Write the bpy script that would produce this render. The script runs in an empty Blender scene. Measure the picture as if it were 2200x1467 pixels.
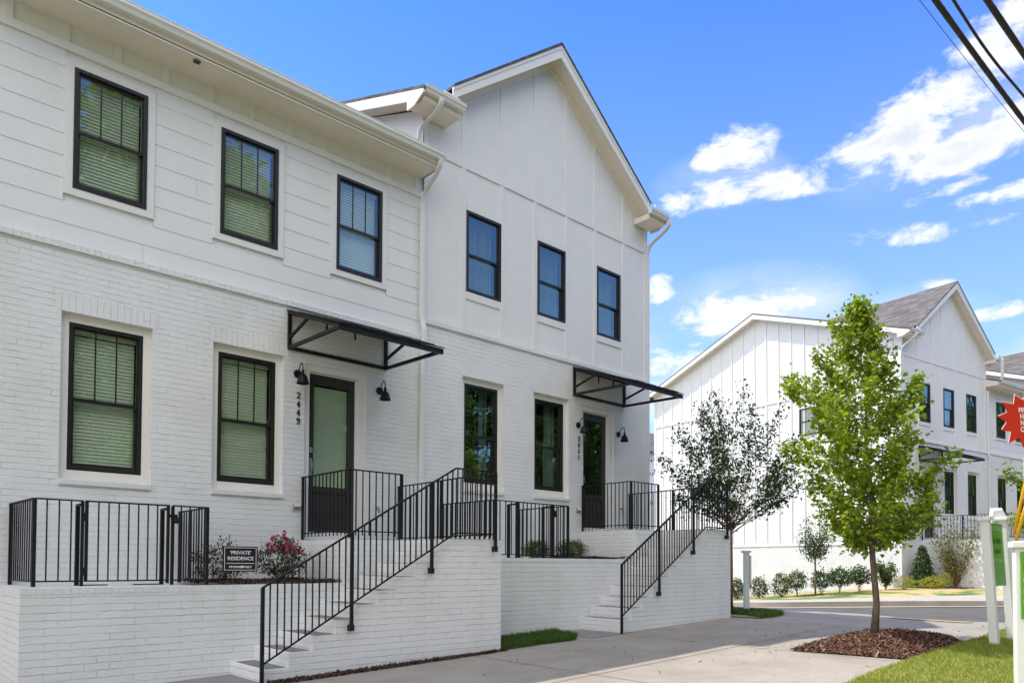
import bpy, bmesh, math, random
import numpy as np
from mathutils import Vector, Matrix
R = math.radians
rnd = random.Random(7)
scene = bpy.context.scene
COL = scene.collection

# ---------------------------------------------------------------- camera
YAW, PITCH, ROLL, YAW2 = R(47.317), R(1.522), R(.245), R(-9.05)
EYE = 1.5
Fv = Vector((math.cos(YAW)*math.cos(PITCH), math.sin(YAW)*math.cos(PITCH), math.sin(PITCH)))
R0 = Vector((math.sin(YAW), -math.cos(YAW), 0)); U0 = R0.cross(Fv)
c_, s_ = math.cos(ROLL), math.sin(ROLL)
R1 = R0*c_ + U0*s_; U1 = U0*c_ - R0*s_
cam_data = bpy.data.cameras.new('camera'); cam = bpy.data.objects.new('camera', cam_data); COL.objects.link(cam)
M = Matrix.Identity(4)
for i in range(3):
    M[i][0], M[i][1], M[i][2] = R1[i], U1[i], -Fv[i]
M[2][3] = EYE
cam.matrix_world = M
cam_data.sensor_width = 36; cam_data.lens = 1577.3/2200*36
cam_data.shift_y = (1169.5-733.5)/2200
cam_data.clip_start = .05; cam_data.clip_end = 2000
scene.camera = cam

# ---------------------------------------------------------------- light
SUN_DIR = Vector((-.287, .50, 1.0)).normalized()           # towards the sun
sun_el = math.asin(SUN_DIR.z); sun_az = math.atan2(SUN_DIR.x, SUN_DIR.y)
sl = bpy.data.lights.new('sun', 'SUN'); sl.energy = 2.3; sl.angle = R(.5); sl.color = (1, .955, .88)
so = bpy.data.objects.new('sun', sl); COL.objects.link(so)
so.rotation_euler = SUN_DIR.to_track_quat('Z', 'Y').to_euler()
so.location = (0, 0, 60)
scene.view_settings.view_transform = 'Standard'; scene.view_settings.look = 'None'
scene.view_settings.gamma = 1; scene.view_settings.exposure = 1.26

world = bpy.data.worlds.new('World'); scene.world = world; world.use_nodes = True
wt = world.node_tree; wt.nodes.clear()
def build_world():
    N = wt.nodes; L = wt.links
    def math_(op, a, b=None, c=None, clamp=False):
        n = N.new('ShaderNodeMath'); n.operation = op; n.use_clamp = clamp
        for i, v in enumerate((a, b, c)):
            if v is None: continue
            if isinstance(v, (int, float)): n.inputs[i].default_value = v
            else: L.new(v, n.inputs[i])
        return n.outputs[0]
    def dot(v, d):
        n = N.new('ShaderNodeVectorMath'); n.operation = 'DOT_PRODUCT'
        L.new(v, n.inputs[0]); n.inputs[1].default_value = d
        return n.outputs['Value']
    def mix(f, a, b, bt='MIX'):
        n = N.new('ShaderNodeMix'); n.data_type = 'RGBA'; n.blend_type = bt
        for k, v in (('Factor', f), ('A', a), ('B', b)):
            s = [i for i in n.inputs if i.name == k and (i.type == 'VALUE' if k == 'Factor' else i.type == 'RGBA')][0]
            if isinstance(v, (int, float, tuple)): s.default_value = v
            else: L.new(v, s)
        return [o for o in n.outputs if o.type == 'RGBA'][0]
    sky = N.new('ShaderNodeTexSky'); sky.sky_type = 'NISHITA'; sky.sun_disc = False
    sky.sun_elevation = sun_el; sky.sun_rotation = sun_az; sky.altitude = 100
    sky.air_density = 1.0; sky.dust_density = .6; sky.ozone_density = 2.0
    tc = N.new('ShaderNodeTexCoord'); d = tc.outputs['Generated']
    # clouds: (direction, tangent right, tangent up, softness)
    clouds = CLOUDS
    best = None
    for (D, T, U_, rx, ry, amp) in clouds:
        a = math_('DIVIDE', dot(d, T), rx); b = math_('DIVIDE', dot(d, U_), ry)
        c0 = sum(x*y for x, y in zip(D, T)); c1 = sum(x*y for x, y in zip(D, U_))
        a = math_('SUBTRACT', a, c0/rx); b = math_('SUBTRACT', b, c1/ry)
        q = math_('ADD', math_('MULTIPLY', a, a), math_('MULTIPLY', b, b))
        m = math_('MULTIPLY', math_('SUBTRACT', 1.0, q, clamp=True), amp)
        best = m if best is None else math_('MAXIMUM', best, m)
    mp = N.new('ShaderNodeMapping'); L.new(d, mp.inputs['Vector']); mp.inputs['Scale'].default_value = (1, 1, 2.1)
    no = N.new('ShaderNodeTexNoise'); L.new(mp.outputs[0], no.inputs['Vector'])
    no.inputs['Scale'].default_value = 13; no.inputs['Detail'].default_value = 11; no.inputs['Roughness'].default_value = .64
    no.inputs['Distortion'].default_value = .25
    n2 = N.new('ShaderNodeTexNoise'); L.new(mp.outputs[0], n2.inputs['Vector'])
    n2.inputs['Scale'].default_value = 3.2; n2.inputs['Detail'].default_value = 4
    sp = N.new('ShaderNodeSeparateXYZ'); L.new(d, sp.inputs[0])
    # bright cloud field added out of view as neutral fill light on the facades
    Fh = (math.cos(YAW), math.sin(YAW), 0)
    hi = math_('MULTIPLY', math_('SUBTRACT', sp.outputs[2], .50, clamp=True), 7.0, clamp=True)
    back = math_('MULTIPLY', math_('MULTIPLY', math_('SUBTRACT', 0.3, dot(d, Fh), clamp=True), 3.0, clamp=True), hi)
    fill_cloud = math_('MULTIPLY', back, math_('SUBTRACT', math_('MULTIPLY', n2.outputs['Fac'], 3.2), .45, clamp=True))
    over = math_('MULTIPLY', math_('SUBTRACT', dot(d, (-.93, -.30, .21)), .30, clamp=True), 5.0, clamp=True)  # second added cloud bank, unseen at back left, lifts the shaded walls
    fill_cloud = math_('MAXIMUM', fill_cloud, math_('MULTIPLY', over, math_('SUBTRACT', math_('MULTIPLY', n2.outputs['Fac'], 3.2), .45, clamp=True)))
    best = math_('MAXIMUM', best, fill_cloud)
    veil = None
    for (D, T, U_, rx, ry, amp) in VEILS:
        a = math_('SUBTRACT', math_('DIVIDE', dot(d, T), rx), sum(x*y for x, y in zip(D, T))/rx); b = math_('SUBTRACT', math_('DIVIDE', dot(d, U_), ry), sum(x*y for x, y in zip(D, U_))/ry)
        q = math_('ADD', math_('MULTIPLY', a, a), math_('MULTIPLY', b, b)); m = math_('MULTIPLY', math_('SUBTRACT', 1.0, q, clamp=True), amp)
        veil = m if veil is None else math_('MAXIMUM', veil, m)
    veil = math_('MULTIPLY', math_('MULTIPLY', veil, math_('MULTIPLY', math_('SUBTRACT', n2.outputs['Fac'], .36, clamp=True), 5.5), None, True), math_('SUBTRACT', math_('MULTIPLY', no.outputs['Fac'], 3.0), .55, clamp=True), None, True)
    val = math_('ADD', best, math_('MULTIPLY', math_('SUBTRACT', no.outputs['Fac'], .5), 3.5))
    mr = N.new('ShaderNodeMapRange'); mr.interpolation_type = 'SMOOTHSTEP'
    L.new(val, mr.inputs['Value']); mr.inputs['From Min'].default_value = .2; mr.inputs['From Max'].default_value = .95
    gate = math_('MULTIPLY', best, 4.0, clamp=True)
    alpha = math_('MULTIPLY', mr.outputs[0], math_('MULTIPLY', gate, .93))
    sh = N.new('ShaderNodeMapRange'); L.new(val, sh.inputs['Value'])
    sh.inputs['From Min'].default_value = .75; sh.inputs['From Max'].default_value = 1.5
    ccol = mix(sh.outputs[0], (4.0, 4.0, 4.1, 1), (2.9, 3.1, 3.95, 1))
    ccol = mix(math_('MAXIMUM', back, over), ccol, (7.4, 7.3, 7.1, 1))  # added fill clouds are made brighter than the visible ones
    alpha = math_('MAXIMUM', alpha, veil)
    hz = math_('MULTIPLY', math_('SUBTRACT', .75, sp.outputs[2], clamp=True), 1.0)
    skyc = mix(1.0, sky.outputs[0], SKY_TINT, 'MULTIPLY')
    hzc = mix(math_('MULTIPLY', math_('POWER', hz, 1.7), 1.1, clamp=True), skyc, (3.6, 4.6, 5.6, 1))
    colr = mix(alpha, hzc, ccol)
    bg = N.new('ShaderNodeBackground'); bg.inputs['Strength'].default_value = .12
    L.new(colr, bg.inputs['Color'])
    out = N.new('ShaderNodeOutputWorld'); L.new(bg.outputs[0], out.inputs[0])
SKY_TINT = (.225, .52, 1.12, 1)
def bearing(az, el):       # az measured from the direction the camera faces, to the right; degrees
    a = YAW - R(az)
    D = Vector((math.cos(a)*math.cos(R(el)), math.sin(a)*math.cos(R(el)), math.sin(R(el))))
    T = Vector((math.sin(a), -math.cos(a), 0)); U_ = T.cross(D)
    return D, T, U_
CLOUDS = []
for az, el, rx, ry, tilt, amp in (
    (17.0, 28.6, 3.4, 1.9, 0, .85), (15.4, 26.2, 4.6, 1.5, 8, .8), (21.5, 26.4, 4.3, 1.35, 0, .72),
    (27.0, 27.4, 5.6, 2.1, 10, .98), (31.5, 29.6, 5.6, 2.3, 18, 1.0), (34.6, 31.8, 3.6, 1.9, 20, .9), (32.5, 25.9, 6.4, 1.7, 8, .88),
    (36.0, 26.6, 3.5, 2.2, 0, .8), (31.0, 24.2, 3.8, .8, 6, .6), (34.5, 23.0, 3.6, .75, 0, .6),
    (27.8, 21.9, 4.2, .95, -3, .78), (33.3, 21.7, 2.0, .45, 0, .6), (20.6, 19.6, 2.0, .5, 2, .6), (24.5, 20.6, 2.6, .5, -4, .55),
    (11.3, 20.3, 1.6, 1.4, 0, .95), (17.0, 18.4, 6.5, 2.0, 6, .85), (21.5, 16.4, 6.5, 1.6, 0, .7), (12.8, 15.2, 5.0, 1.7, 0, .9),
    (13.0, 11.0, 3.0, .7, 0, .5), (33.5, 16.2, 3.5, .6, 5, .45), (35.0, 12.7, 3.0, .8, 0, .6), (30.0, 18.6, 1.8, .4, 0, .4)):
    D, T, U_ = bearing(az, el)
    T2 = T*math.cos(R(tilt)) + U_*math.sin(R(tilt)); U2_ = U_*math.cos(R(tilt)) - T*math.sin(R(tilt))
    CLOUDS.append((tuple(D), tuple(T2), tuple(U2_), math.radians(rx), math.radians(ry), amp))
VEILS = []
for az, el, rx, ry, tilt, amp in ((17.6, 18.4, 8.5, 3.4, 3, .68), (12.5, 16.0, 5.0, 2.4, 0, .62), (26, 15.5, 9, 3.5, 0, .4), (34.5, 13.5, 4, 2.0, 0, .55), (31, 27.0, 8, 3.0, 12, .25), (16, 27.0, 5, 2.2, 0, .4), (11, 12.5, 4, 2, 0, .6)):
    D, T, U_ = bearing(az, el)
    T2 = T*math.cos(R(tilt)) + U_*math.sin(R(tilt)); U2_ = U_*math.cos(R(tilt)) - T*math.sin(R(tilt))
    VEILS.append((tuple(D), tuple(T2), tuple(U2_), math.radians(rx), math.radians(ry), amp))
build_world()

# ---------------------------------------------------------------- helpers
def tag(o, label=None, cat=None, group=None, kind=None):
    if label: o['label'] = label
    if cat: o['category'] = cat
    if group: o['group'] = group
    if kind: o['kind'] = kind
    return o
def empty(name, loc=(0, 0, 0), rz=0, label=None, cat=None, group=None, parent=None):
    o = bpy.data.objects.new(name, None); COL.objects.link(o)
    o.location = loc; o.rotation_euler = (0, 0, rz); o.empty_display_size = .2
    if parent: o.parent = parent
    return tag(o, label, cat, group)
class MB:
    def __init__(s): s.v = []; s.f = []
    def add(s, vs, fs):
        n = len(s.v); s.v += [tuple(v) for v in vs]; s.f += [tuple(i+n for i in f) for f in fs]; return s
    def box(s, x0, x1, y0, y1, z0, z1):
        x0, x1 = sorted((x0, x1)); y0, y1 = sorted((y0, y1)); z0, z1 = sorted((z0, z1))
        return s.add([(x0,y0,z0),(x1,y0,z0),(x1,y1,z0),(x0,y1,z0),(x0,y0,z1),(x1,y0,z1),(x1,y1,z1),(x0,y1,z1)],
            [(3,2,1,0),(4,5,6,7),(0,1,5,4),(1,2,6,5),(2,3,7,6),(3,0,4,7)])
    def quad(s, a, b, c, d): return s.add([a, b, c, d], [(0,1,2,3)])
    def poly(s, pts): return s.add(pts, [tuple(range(len(pts)))])
    def prism(s, pts, off):     # planar polygon extruded by vector off
        n = len(pts); o = Vector(off)
        return s.add([Vector(p) for p in pts]+[Vector(p)+o for p in pts],
            [tuple(range(n))[::-1], tuple(range(n, 2*n))]+[(i, (i+1) % n, n+(i+1) % n, n+i) for i in range(n)])
    def bar(s, a, b, w, h, up=(0, 0, 1)):
        a = Vector(a); b = Vector(b); d = (b-a).normalized(); u = Vector(up)
        if abs(d.dot(u)) > .99: u = Vector((0, 1, 0))
        sx = d.cross(u).normalized(); uz = sx.cross(d)
        vs = []
        for p in (a, b):
            for i, j in ((-1,-1),(1,-1),(1,1),(-1,1)): vs.append(p+sx*(i*w/2)+uz*(j*h/2))
        return s.add(vs, [(3,2,1,0),(4,5,6,7),(0,1,5,4),(1,2,6,5),(2,3,7,6),(3,0,4,7)])
    def tube(s, pts, r, n=8, cap=True):
        pts = [Vector(p) for p in pts]; k = len(pts); rr = r if isinstance(r, (list, tuple)) else [r]*k
        vs = []; fs = []; ref = None
        for i, p in enumerate(pts):
            t = (pts[min(i+1, k-1)]-pts[max(i-1, 0)]).normalized()
            if ref is None: ref = Vector((0, 0, 1)) if abs(t.z) < .9 else Vector((1, 0, 0))
            a = (ref - t*ref.dot(t)).normalized(); b = t.cross(a); ref = a
            for j in range(n):
                th = 2*math.pi*j/n; vs.append(p+(a*math.cos(th)+b*math.sin(th))*rr[i])
        for i in range(k-1):
            for j in range(n): fs.append((i*n+j, i*n+(j+1) % n, (i+1)*n+(j+1) % n, (i+1)*n+j))
        if cap: fs.append(tuple(range(n))[::-1]); fs.append(tuple((k-1)*n+j for j in range(n)))
        return s.add(vs, fs)
    def lathe(s, prof, o=(0, 0, 0), n=20):
        vs = []; fs = []; k = len(prof)
        for r, z in prof:
            for j in range(n): th = 2*math.pi*j/n; vs.append((o[0]+r*math.cos(th), o[1]+r*math.sin(th), o[2]+z))
        for i in range(k-1):
            for j in range(n): fs.append((i*n+j, i*n+(j+1) % n, (i+1)*n+(j+1) % n, (i+1)*n+j))
        return s.add(vs, fs)
    def mesh(s, name, mat, smooth=False):
        me = bpy.data.meshes.new(name); me.from_pydata(s.v, [], s.f); me.materials.append(mat)
        if smooth: me.polygons.foreach_set('use_smooth', [True]*len(me.polygons))
        me.update(); return me
    def build(s, name, mat, parent=None, smooth=False, bevel=0, loc=None):
        me = s.mesh(name, mat, smooth)
        o = bpy.data.objects.new(name, me); COL.objects.link(o)
        if parent: o.parent = parent
        if loc: o.location = loc
        if bevel:
            b = o.modifiers.new('bevel', 'BEVEL'); b.width = bevel; b.segments = 2; b.limit_method = 'ANGLE'
        return o
def link_mesh(name, me, parent=None, loc=(0, 0, 0)):
    o = bpy.data.objects.new(name, me); COL.objects.link(o); o.location = loc
    if parent: o.parent = parent
    return o
def children(o): return [c for c in bpy.data.objects if c.parent == o]
def copy_tree(o, parent=None):
    c = o.copy(); COL.objects.link(c); c.parent = parent
    for ch in children(o): copy_tree(ch, c)
    return c

# ---------------------------------------------------------------- materials
MATS = {}
def new_mat(name):
    m = bpy.data.materials.new(name); m.use_nodes = True; MATS[name] = m
    return m, m.node_tree.nodes, m.node_tree.links, m.node_tree.nodes['Principled BSDF']
def simple(name, col, rough=.6, metal=0, noise=0, nscale=8, bump=0, bscale=60, spec=None, detail=6):
    m, N, L, P = new_mat(name)
    P.inputs['Base Color'].default_value = (*col, 1); P.inputs['Roughness'].default_value = rough; P.inputs['Metallic'].default_value = metal
    if spec is not None: P.inputs['Specular IOR Level'].default_value = spec
    tc = N.new('ShaderNodeTexCoord')
    if noise:
        n = N.new('ShaderNodeTexNoise'); n.inputs['Scale'].default_value = nscale; n.inputs['Detail'].default_value = detail; n.inputs['Roughness'].default_value = .65
        L.new(tc.outputs['Object'], n.inputs['Vector'])
        r = N.new('ShaderNodeValToRGB'); r.color_ramp.elements[0].position = .3; r.color_ramp.elements[1].position = .7
        r.color_ramp.elements[0].color = (*[max(0, c*(1-noise)) for c in col], 1); r.color_ramp.elements[1].color = (*[min(1, c*(1+noise*.6)) for c in col], 1)
        L.new(n.outputs['Fac'], r.inputs[0]); L.new(r.outputs[0], P.inputs['Base Color'])
    if bump:
        n = N.new('ShaderNodeTexNoise'); n.inputs['Scale'].default_value = bscale; n.inputs['Detail'].default_value = 6
        L.new(tc.outputs['Object'], n.inputs['Vector'])
        b = N.new('ShaderNodeBump'); b.inputs['Strength'].default_value = bump; b.inputs['Distance'].default_value = .01
        L.new(n.outputs['Fac'], b.inputs['Height']); L.new(b.outputs[0], P.inputs['Normal'])
    return m
def brick_mat(name, bw=.235, rh=.0755, vertical=False, mortar=.0055, base=(.80, .798, .79), vert=1.0, jc=.78):
    m, N, L, P = new_mat(name)
    P.inputs['Roughness'].default_value = .55
    tc = N.new('ShaderNodeTexCoord'); sp = N.new('ShaderNodeSeparateXYZ')
    wob = N.new('ShaderNodeTexNoise'); wob.inputs['Scale'].default_value = 11; wob.inputs['Detail'].default_value = 4
    L.new(tc.outputs['Object'], wob.inputs['Vector'])
    ws = N.new('ShaderNodeVectorMath'); ws.operation = 'MULTIPLY_ADD'; L.new(wob.outputs['Color'], ws.inputs[0])
    ws.inputs[1].default_value = (.026, .026, .026); L.new(tc.outputs['Object'], ws.inputs[2])
    L.new(ws.outputs[0], sp.inputs[0])
    ad = N.new('ShaderNodeMath'); L.new(sp.outputs[0], ad.inputs[0]); L.new(sp.outputs[1], ad.inputs[1])
    cb = N.new('ShaderNodeCombineXYZ')
    if vertical: L.new(ad.outputs[0], cb.inputs[1]); L.new(sp.outputs[2], cb.inputs[0])
    else: L.new(ad.outputs[0], cb.inputs[0]); L.new(sp.outputs[2], cb.inputs[1])
    def bt_(width):
        bt = N.new('ShaderNodeTexBrick'); L.new(cb.outputs[0], bt.inputs['Vector'])
        bt.inputs['Scale'].default_value = 1; bt.inputs['Brick Width'].default_value = width; bt.inputs['Row Height'].default_value = rh
        bt.inputs['Mortar Size'].default_value = mortar; bt.inputs['Mortar Smooth'].default_value = .9; bt.inputs['Bias'].default_value = 0
        return bt
    rows = bt_(4000.0); bt = bt_(bw)
    vn = N.new('ShaderNodeTexNoise'); vn.inputs['Scale'].default_value = 7; vn.inputs['Detail'].default_value = 2; L.new(tc.outputs['Object'], vn.inputs['Vector'])
    vm = N.new('ShaderNodeMapRange'); vm.inputs['From Min'].default_value = .45; vm.inputs['From Max'].default_value = .65; vm.inputs['To Min'].default_value = .38; vm.inputs['To Max'].default_value = vert; L.new(vn.outputs['Fac'], vm.inputs['Value'])
    jv = N.new('ShaderNodeMath'); jv.operation = 'MULTIPLY'; L.new(bt.outputs['Fac'], jv.inputs[0]); L.new(vm.outputs[0], jv.inputs[1])
    jt = N.new('ShaderNodeMath'); jt.operation = 'MAXIMUM'; L.new(jv.outputs[0], jt.inputs[0]); L.new(rows.outputs['Fac'], jt.inputs[1])
    # broken, filled joints: let noise hide the joint line in places
    hn = N.new('ShaderNodeTexNoise'); hn.inputs['Scale'].default_value = 5.5; hn.inputs['Detail'].default_value = 5; L.new(tc.outputs['Object'], hn.inputs['Vector'])
    hm = N.new('ShaderNodeMapRange'); hm.inputs['From Min'].default_value = .36; hm.inputs['From Max'].default_value = .66; hm.inputs['To Min'].default_value = .22
    L.new(hn.outputs['Fac'], hm.inputs['Value'])
    st = N.new('ShaderNodeTexNoise'); st.inputs['Scale'].default_value = 1.3; st.inputs['Detail'].default_value = 8; L.new(tc.outputs['Object'], st.inputs['Vector'])
    mix = N.new('ShaderNodeMix'); mix.data_type = 'RGBA'
    jj = N.new('ShaderNodeMath'); jj.operation = 'MULTIPLY'; L.new(hm.outputs[0], jj.inputs[0]); L.new(jt.outputs[0], jj.inputs[1])
    L.new(jj.outputs[0], mix.inputs[0]); mix.inputs[6].default_value = (*base, 1); mix.inputs[7].default_value = (*[b*jc for b in base], 1)  # joint lines darkened to stand in for relief shade, plus slight dirt
    sr = N.new('ShaderNodeValToRGB'); sr.color_ramp.elements[0].position = .25; sr.color_ramp.elements[0].color = (.9, .9, .885, 1)
    sr.color_ramp.elements[1].position = .55; sr.color_ramp.elements[1].color = (1, 1, 1, 1); L.new(st.outputs['Fac'], sr.inputs[0])
    mu = N.new('ShaderNodeMix'); mu.data_type = 'RGBA'; mu.blend_type = 'MULTIPLY'; mu.inputs[0].default_value = 1
    L.new(mix.outputs[2], mu.inputs[6]); L.new(sr.outputs[0], mu.inputs[7])
    # small chips and pits where the clay shows
    ch = N.new('ShaderNodeTexNoise'); ch.inputs['Scale'].default_value = 26; ch.inputs['Detail'].default_value = 3; L.new(tc.outputs['Object'], ch.inputs['Vector'])
    cr = N.new('ShaderNodeMapRange'); cr.inputs['From Min'].default_value = .73; cr.inputs['From Max'].default_value = .77; L.new(ch.outputs['Fac'], cr.inputs['Value'])
    m2 = N.new('ShaderNodeMix'); m2.data_type = 'RGBA'; L.new(cr.outputs[0], m2.inputs[0]); L.new(mu.outputs[2], m2.inputs[6]); m2.inputs[7].default_value = (.42, .36, .31, 1)
    L.new(m2.outputs[2], P.inputs['Base Color'])
    inv = N.new('ShaderNodeMath'); inv.operation = 'MULTIPLY_ADD'; L.new(jj.outputs[0], inv.inputs[0]); inv.inputs[1].default_value = -1; inv.inputs[2].default_value = 1
    jm = N.new('ShaderNodeMath'); jm.operation = 'MULTIPLY'; L.new(inv.outputs[0], jm.inputs[0]); jm.inputs[1].default_value = 1
    fn = N.new('ShaderNodeTexNoise'); fn.inputs['Scale'].default_value = 45; fn.inputs['Detail'].default_value = 7; L.new(tc.outputs['Object'], fn.inputs['Vector'])
    sm = N.new('ShaderNodeMath'); sm.operation = 'MULTIPLY_ADD'; L.new(fn.outputs['Fac'], sm.inputs[0]); sm.inputs[1].default_value = .6; L.new(jm.outputs[0], sm.inputs[2])
    bp = N.new('ShaderNodeBump'); bp.inputs['Strength'].default_value = .9; bp.inputs['Distance'].default_value = .010
    L.new(sm.outputs[0], bp.inputs['Height']); L.new(bp.outputs[0], P.inputs['Normal'])
    return m
BRICK = brick_mat('painted_brick'); WALLBRICK = brick_mat('soft_painted_brick', jc=.87, vert=.8); SOLDIER = brick_mat('painted_soldier_brick', vertical=True, bw=.235, rh=.0755, jc=.93, mortar=.0035)
WHITE = simple('white_siding_paint', (.80, .795, .785), .6, noise=.03, nscale=2.5, bump=.12, bscale=90)
TRIM = simple('white_trim_paint', (.80, .79, .765), .5, noise=.02, nscale=3, bump=.04, bscale=70)
CREAM = simple('cream_trim_paint', (.80, .77, .71), .55, noise=.03, nscale=3, bump=.04, bscale=70)
EAVE = simple('bounce_warmed_soffit', (.84, .765, .67), .6, noise=.04, nscale=3)  # warm bounce from the sunlit ground is mixed into this colour
COPING = simple('painted_masonry_top', (.74, .74, .72), .7, noise=.1, nscale=9, bump=.3, bscale=40)
BLACK = simple('black_metal', (.010, .010, .011), .5, spec=.3, metal=0, noise=.3, nscale=14, bump=.05, bscale=80)
FRAME = simple('black_window_frame', (.018, .016, .015), .35)
DOORM = simple('bronze_door_paint', (.035, .030, .027), .42, noise=.15, nscale=5)
ALU = simple('white_aluminium', (.78, .775, .75), .35, noise=.02, nscale=4)
DARK = simple('dark_room', (.05, .048, .045), .9)  # near-black colour stands in for the gloom of rooms behind the glass
BLIND = simple('blind_vinyl', (.78, .78, .72), .45)
CURT = simple('curtain_fabric', (.16, .21, .23), .85, noise=.1, nscale=3)
BRASS = simple('aged_brass', (.32, .2, .09), .4, metal=1)
STEEL = simple('grey_steel', (.45, .45, .44), .4, metal=.7, noise=.2, nscale=30)
TREAD = simple('step_concrete', (.19, .19, .185), .85, noise=.25, nscale=7, bump=.3, bscale=60)
BARK = simple('bark', (.16, .12, .085), .9, noise=.5, nscale=14, bump=.8, bscale=45)
BARKRED = simple('reddish_bark', (.22, .13, .085), .85, noise=.4, nscale=18, bump=.6, bscale=50)
CABLE = simple('cable_sheath', (.055, .042, .032), .8, noise=.5, nscale=5, bump=.9, bscale=18)
REDM = simple('red_sign_plastic', (.62, .035, .012), .45)
WPLAS = simple('white_plastic', (.80, .80, .79), .45)
YEL = simple('yellow_plastic', (.85, .42, .01), .4)
BLKSIGN = simple('black_sign_face', (.008, .008, .009), .35)
LETW = simple('white_lettering', (.82, .82, .82), .5)
BAG = simple('translucent_bag', (.72, .73, .74), .35)
SIDEBRICK = brick_mat('sunlit_side_brick', base=(.74, .735, .72), jc=.62, mortar=.008)
def glass_mat(name, tint, ior=2.1, refl=(1, 1, 1)):
    m, N, L, P = new_mat(name); N.remove(P)
    out = [n for n in N if n.type == 'OUTPUT_MATERIAL'][0]
    lw = N.new('ShaderNodeLayerWeight'); lw.inputs['Blend'].default_value = .5
    pw = N.new('ShaderNodeMath'); pw.operation = 'POWER'; L.new(lw.outputs['Facing'], pw.inputs[0]); pw.inputs[1].default_value = 4
    fr = N.new('ShaderNodeMath'); fr.operation = 'MULTIPLY_ADD'; L.new(pw.outputs[0], fr.inputs[0]); fr.inputs[1].default_value = 1-ior; fr.inputs[2].default_value = ior
    g = N.new('ShaderNodeBsdfGlossy'); g.inputs['Roughness'].default_value = 0; g.inputs['Color'].default_value = (*refl, 1)
    t = N.new('ShaderNodeBsdfTransparent'); t.inputs['Color'].default_value = (*tint, 1)
    tc = N.new('ShaderNodeTexCoord'); n = N.new('ShaderNodeTexNoise'); n.inputs['Scale'].default_value = 2.2; n.inputs['Detail'].default_value = 1
    L.new(tc.outputs['Object'], n.inputs['Vector'])
    b = N.new('ShaderNodeBump'); b.inputs['Strength'].default_value = .12; b.inputs['Distance'].default_value = .02; L.new(n.outputs['Fac'], b.inputs['Height'])
    L.new(b.outputs[0], g.inputs['Normal'])
    mx = N.new('ShaderNodeMixShader'); L.new(fr.outputs[0], mx.inputs[0]); L.new(t.outputs[0], mx.inputs[1]); L.new(g.outputs[0], mx.inputs[2])
    L.new(mx.outputs[0], out.inputs[0]); return m
GLASS = glass_mat('window_glass', (.80, .88, .78), .20, (.82, 1, .93))
SIGNGLASS = None
def shingle_mat():
    m, N, L, P = new_mat('asphalt_shingles'); P.inputs['Roughness'].default_value = .95
    tc = N.new('ShaderNodeTexCoord'); sp = N.new('ShaderNodeSeparateXYZ'); L.new(tc.outputs['Object'], sp.inputs[0])
    ad = N.new('ShaderNodeMath'); L.new(sp.outputs[1], ad.inputs[0]); L.new(sp.outputs[0], ad.inputs[1])
    mz = N.new('ShaderNodeMath'); mz.operation = 'MULTIPLY'; L.new(sp.outputs[2], mz.inputs[0]); mz.inputs[1].default_value = 1.7
    cb = N.new('ShaderNodeCombineXYZ'); L.new(ad.outputs[0], cb.inputs[0]); L.new(mz.outputs[0], cb.inputs[1])
    bt = N.new('ShaderNodeTexBrick'); L.new(cb.outputs[0], bt.inputs['Vector']); bt.inputs['Scale'].default_value = 1
    bt.inputs['Brick Width'].default_value = .32; bt.inputs['Row Height'].default_value = .14; bt.inputs['Mortar Size'].default_value = .006; bt.offset = .37
    bt.inputs['Color1'].default_value = (.155, .14, .13, 1); bt.inputs['Color2'].default_value = (.075, .068, .065, 1); bt.inputs['Mortar'].default_value = (.03, .028, .028, 1)
    n = N.new('ShaderNodeTexNoise'); n.inputs['Scale'].default_value = 30; L.new(tc.outputs['Object'], n.inputs['Vector'])
    mx = N.new('ShaderNodeMix'); mx.data_type = 'RGBA'; mx.blend_type = 'OVERLAY'; mx.inputs[0].default_value = .6
    L.new(bt.outputs['Color'], mx.inputs[6]); L.new(n.outputs['Fac'], mx.inputs[7]); L.new(mx.outputs[2], P.inputs['Base Color'])
    b = N.new('ShaderNodeBump'); b.inputs['Strength'].default_value = .5; b.inputs['Distance'].default_value = .01; L.new(n.outputs['Fac'], b.inputs['Height']); L.new(b.outputs[0], P.inputs['Normal'])
    return m
SHINGLE = shingle_mat()
def leaf_mat(name, c1, c2, c3=None, trans=.35, rough=.45):
    m, N, L, P = new_mat(name); N.remove(P)
    out = [n for n in N if n.type == 'OUTPUT_MATERIAL'][0]
    ge = N.new('ShaderNodeNewGeometry'); r = N.new('ShaderNodeValToRGB'); L.new(ge.outputs['Random Per Island'], r.inputs[0])
    r.color_ramp.elements[0].color = (*c1, 1); r.color_ramp.elements[1].color = (*c2, 1)
    if c3:
        e = r.color_ramp.elements.new(.93); e.color = (*c2, 1); r.color_ramp.elements[2].color = (*c3, 1)
    d = N.new('ShaderNodeBsdfDiffuse'); t = N.new('ShaderNodeBsdfTranslucent'); g = N.new('ShaderNodeBsdfGlossy')
    g.inputs['Roughness'].default_value = rough
    L.new(r.outputs[0], d.inputs[0])
    hs = N.new('ShaderNodeMix'); hs.data_type = 'RGBA'; hs.blend_type = 'MULTIPLY'; hs.inputs[0].default_value = 1
    L.new(r.outputs[0], hs.inputs[6]); hs.inputs[7].default_value = (1.25, 1.2, .5, 1); L.new(hs.outputs[2], t.inputs[0])
    m1 = N.new('ShaderNodeMixShader'); m1.inputs[0].default_value = trans; L.new(d.outputs[0], m1.inputs[1]); L.new(t.outputs[0], m1.inputs[2])
    m2 = N.new('ShaderNodeMixShader'); m2.inputs[0].default_value = .035; L.new(m1.outputs[0], m2.inputs[1]); L.new(g.outputs[0], m2.inputs[2])
    L.new(m2.outputs[0], out.inputs[0]); return m
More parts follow.
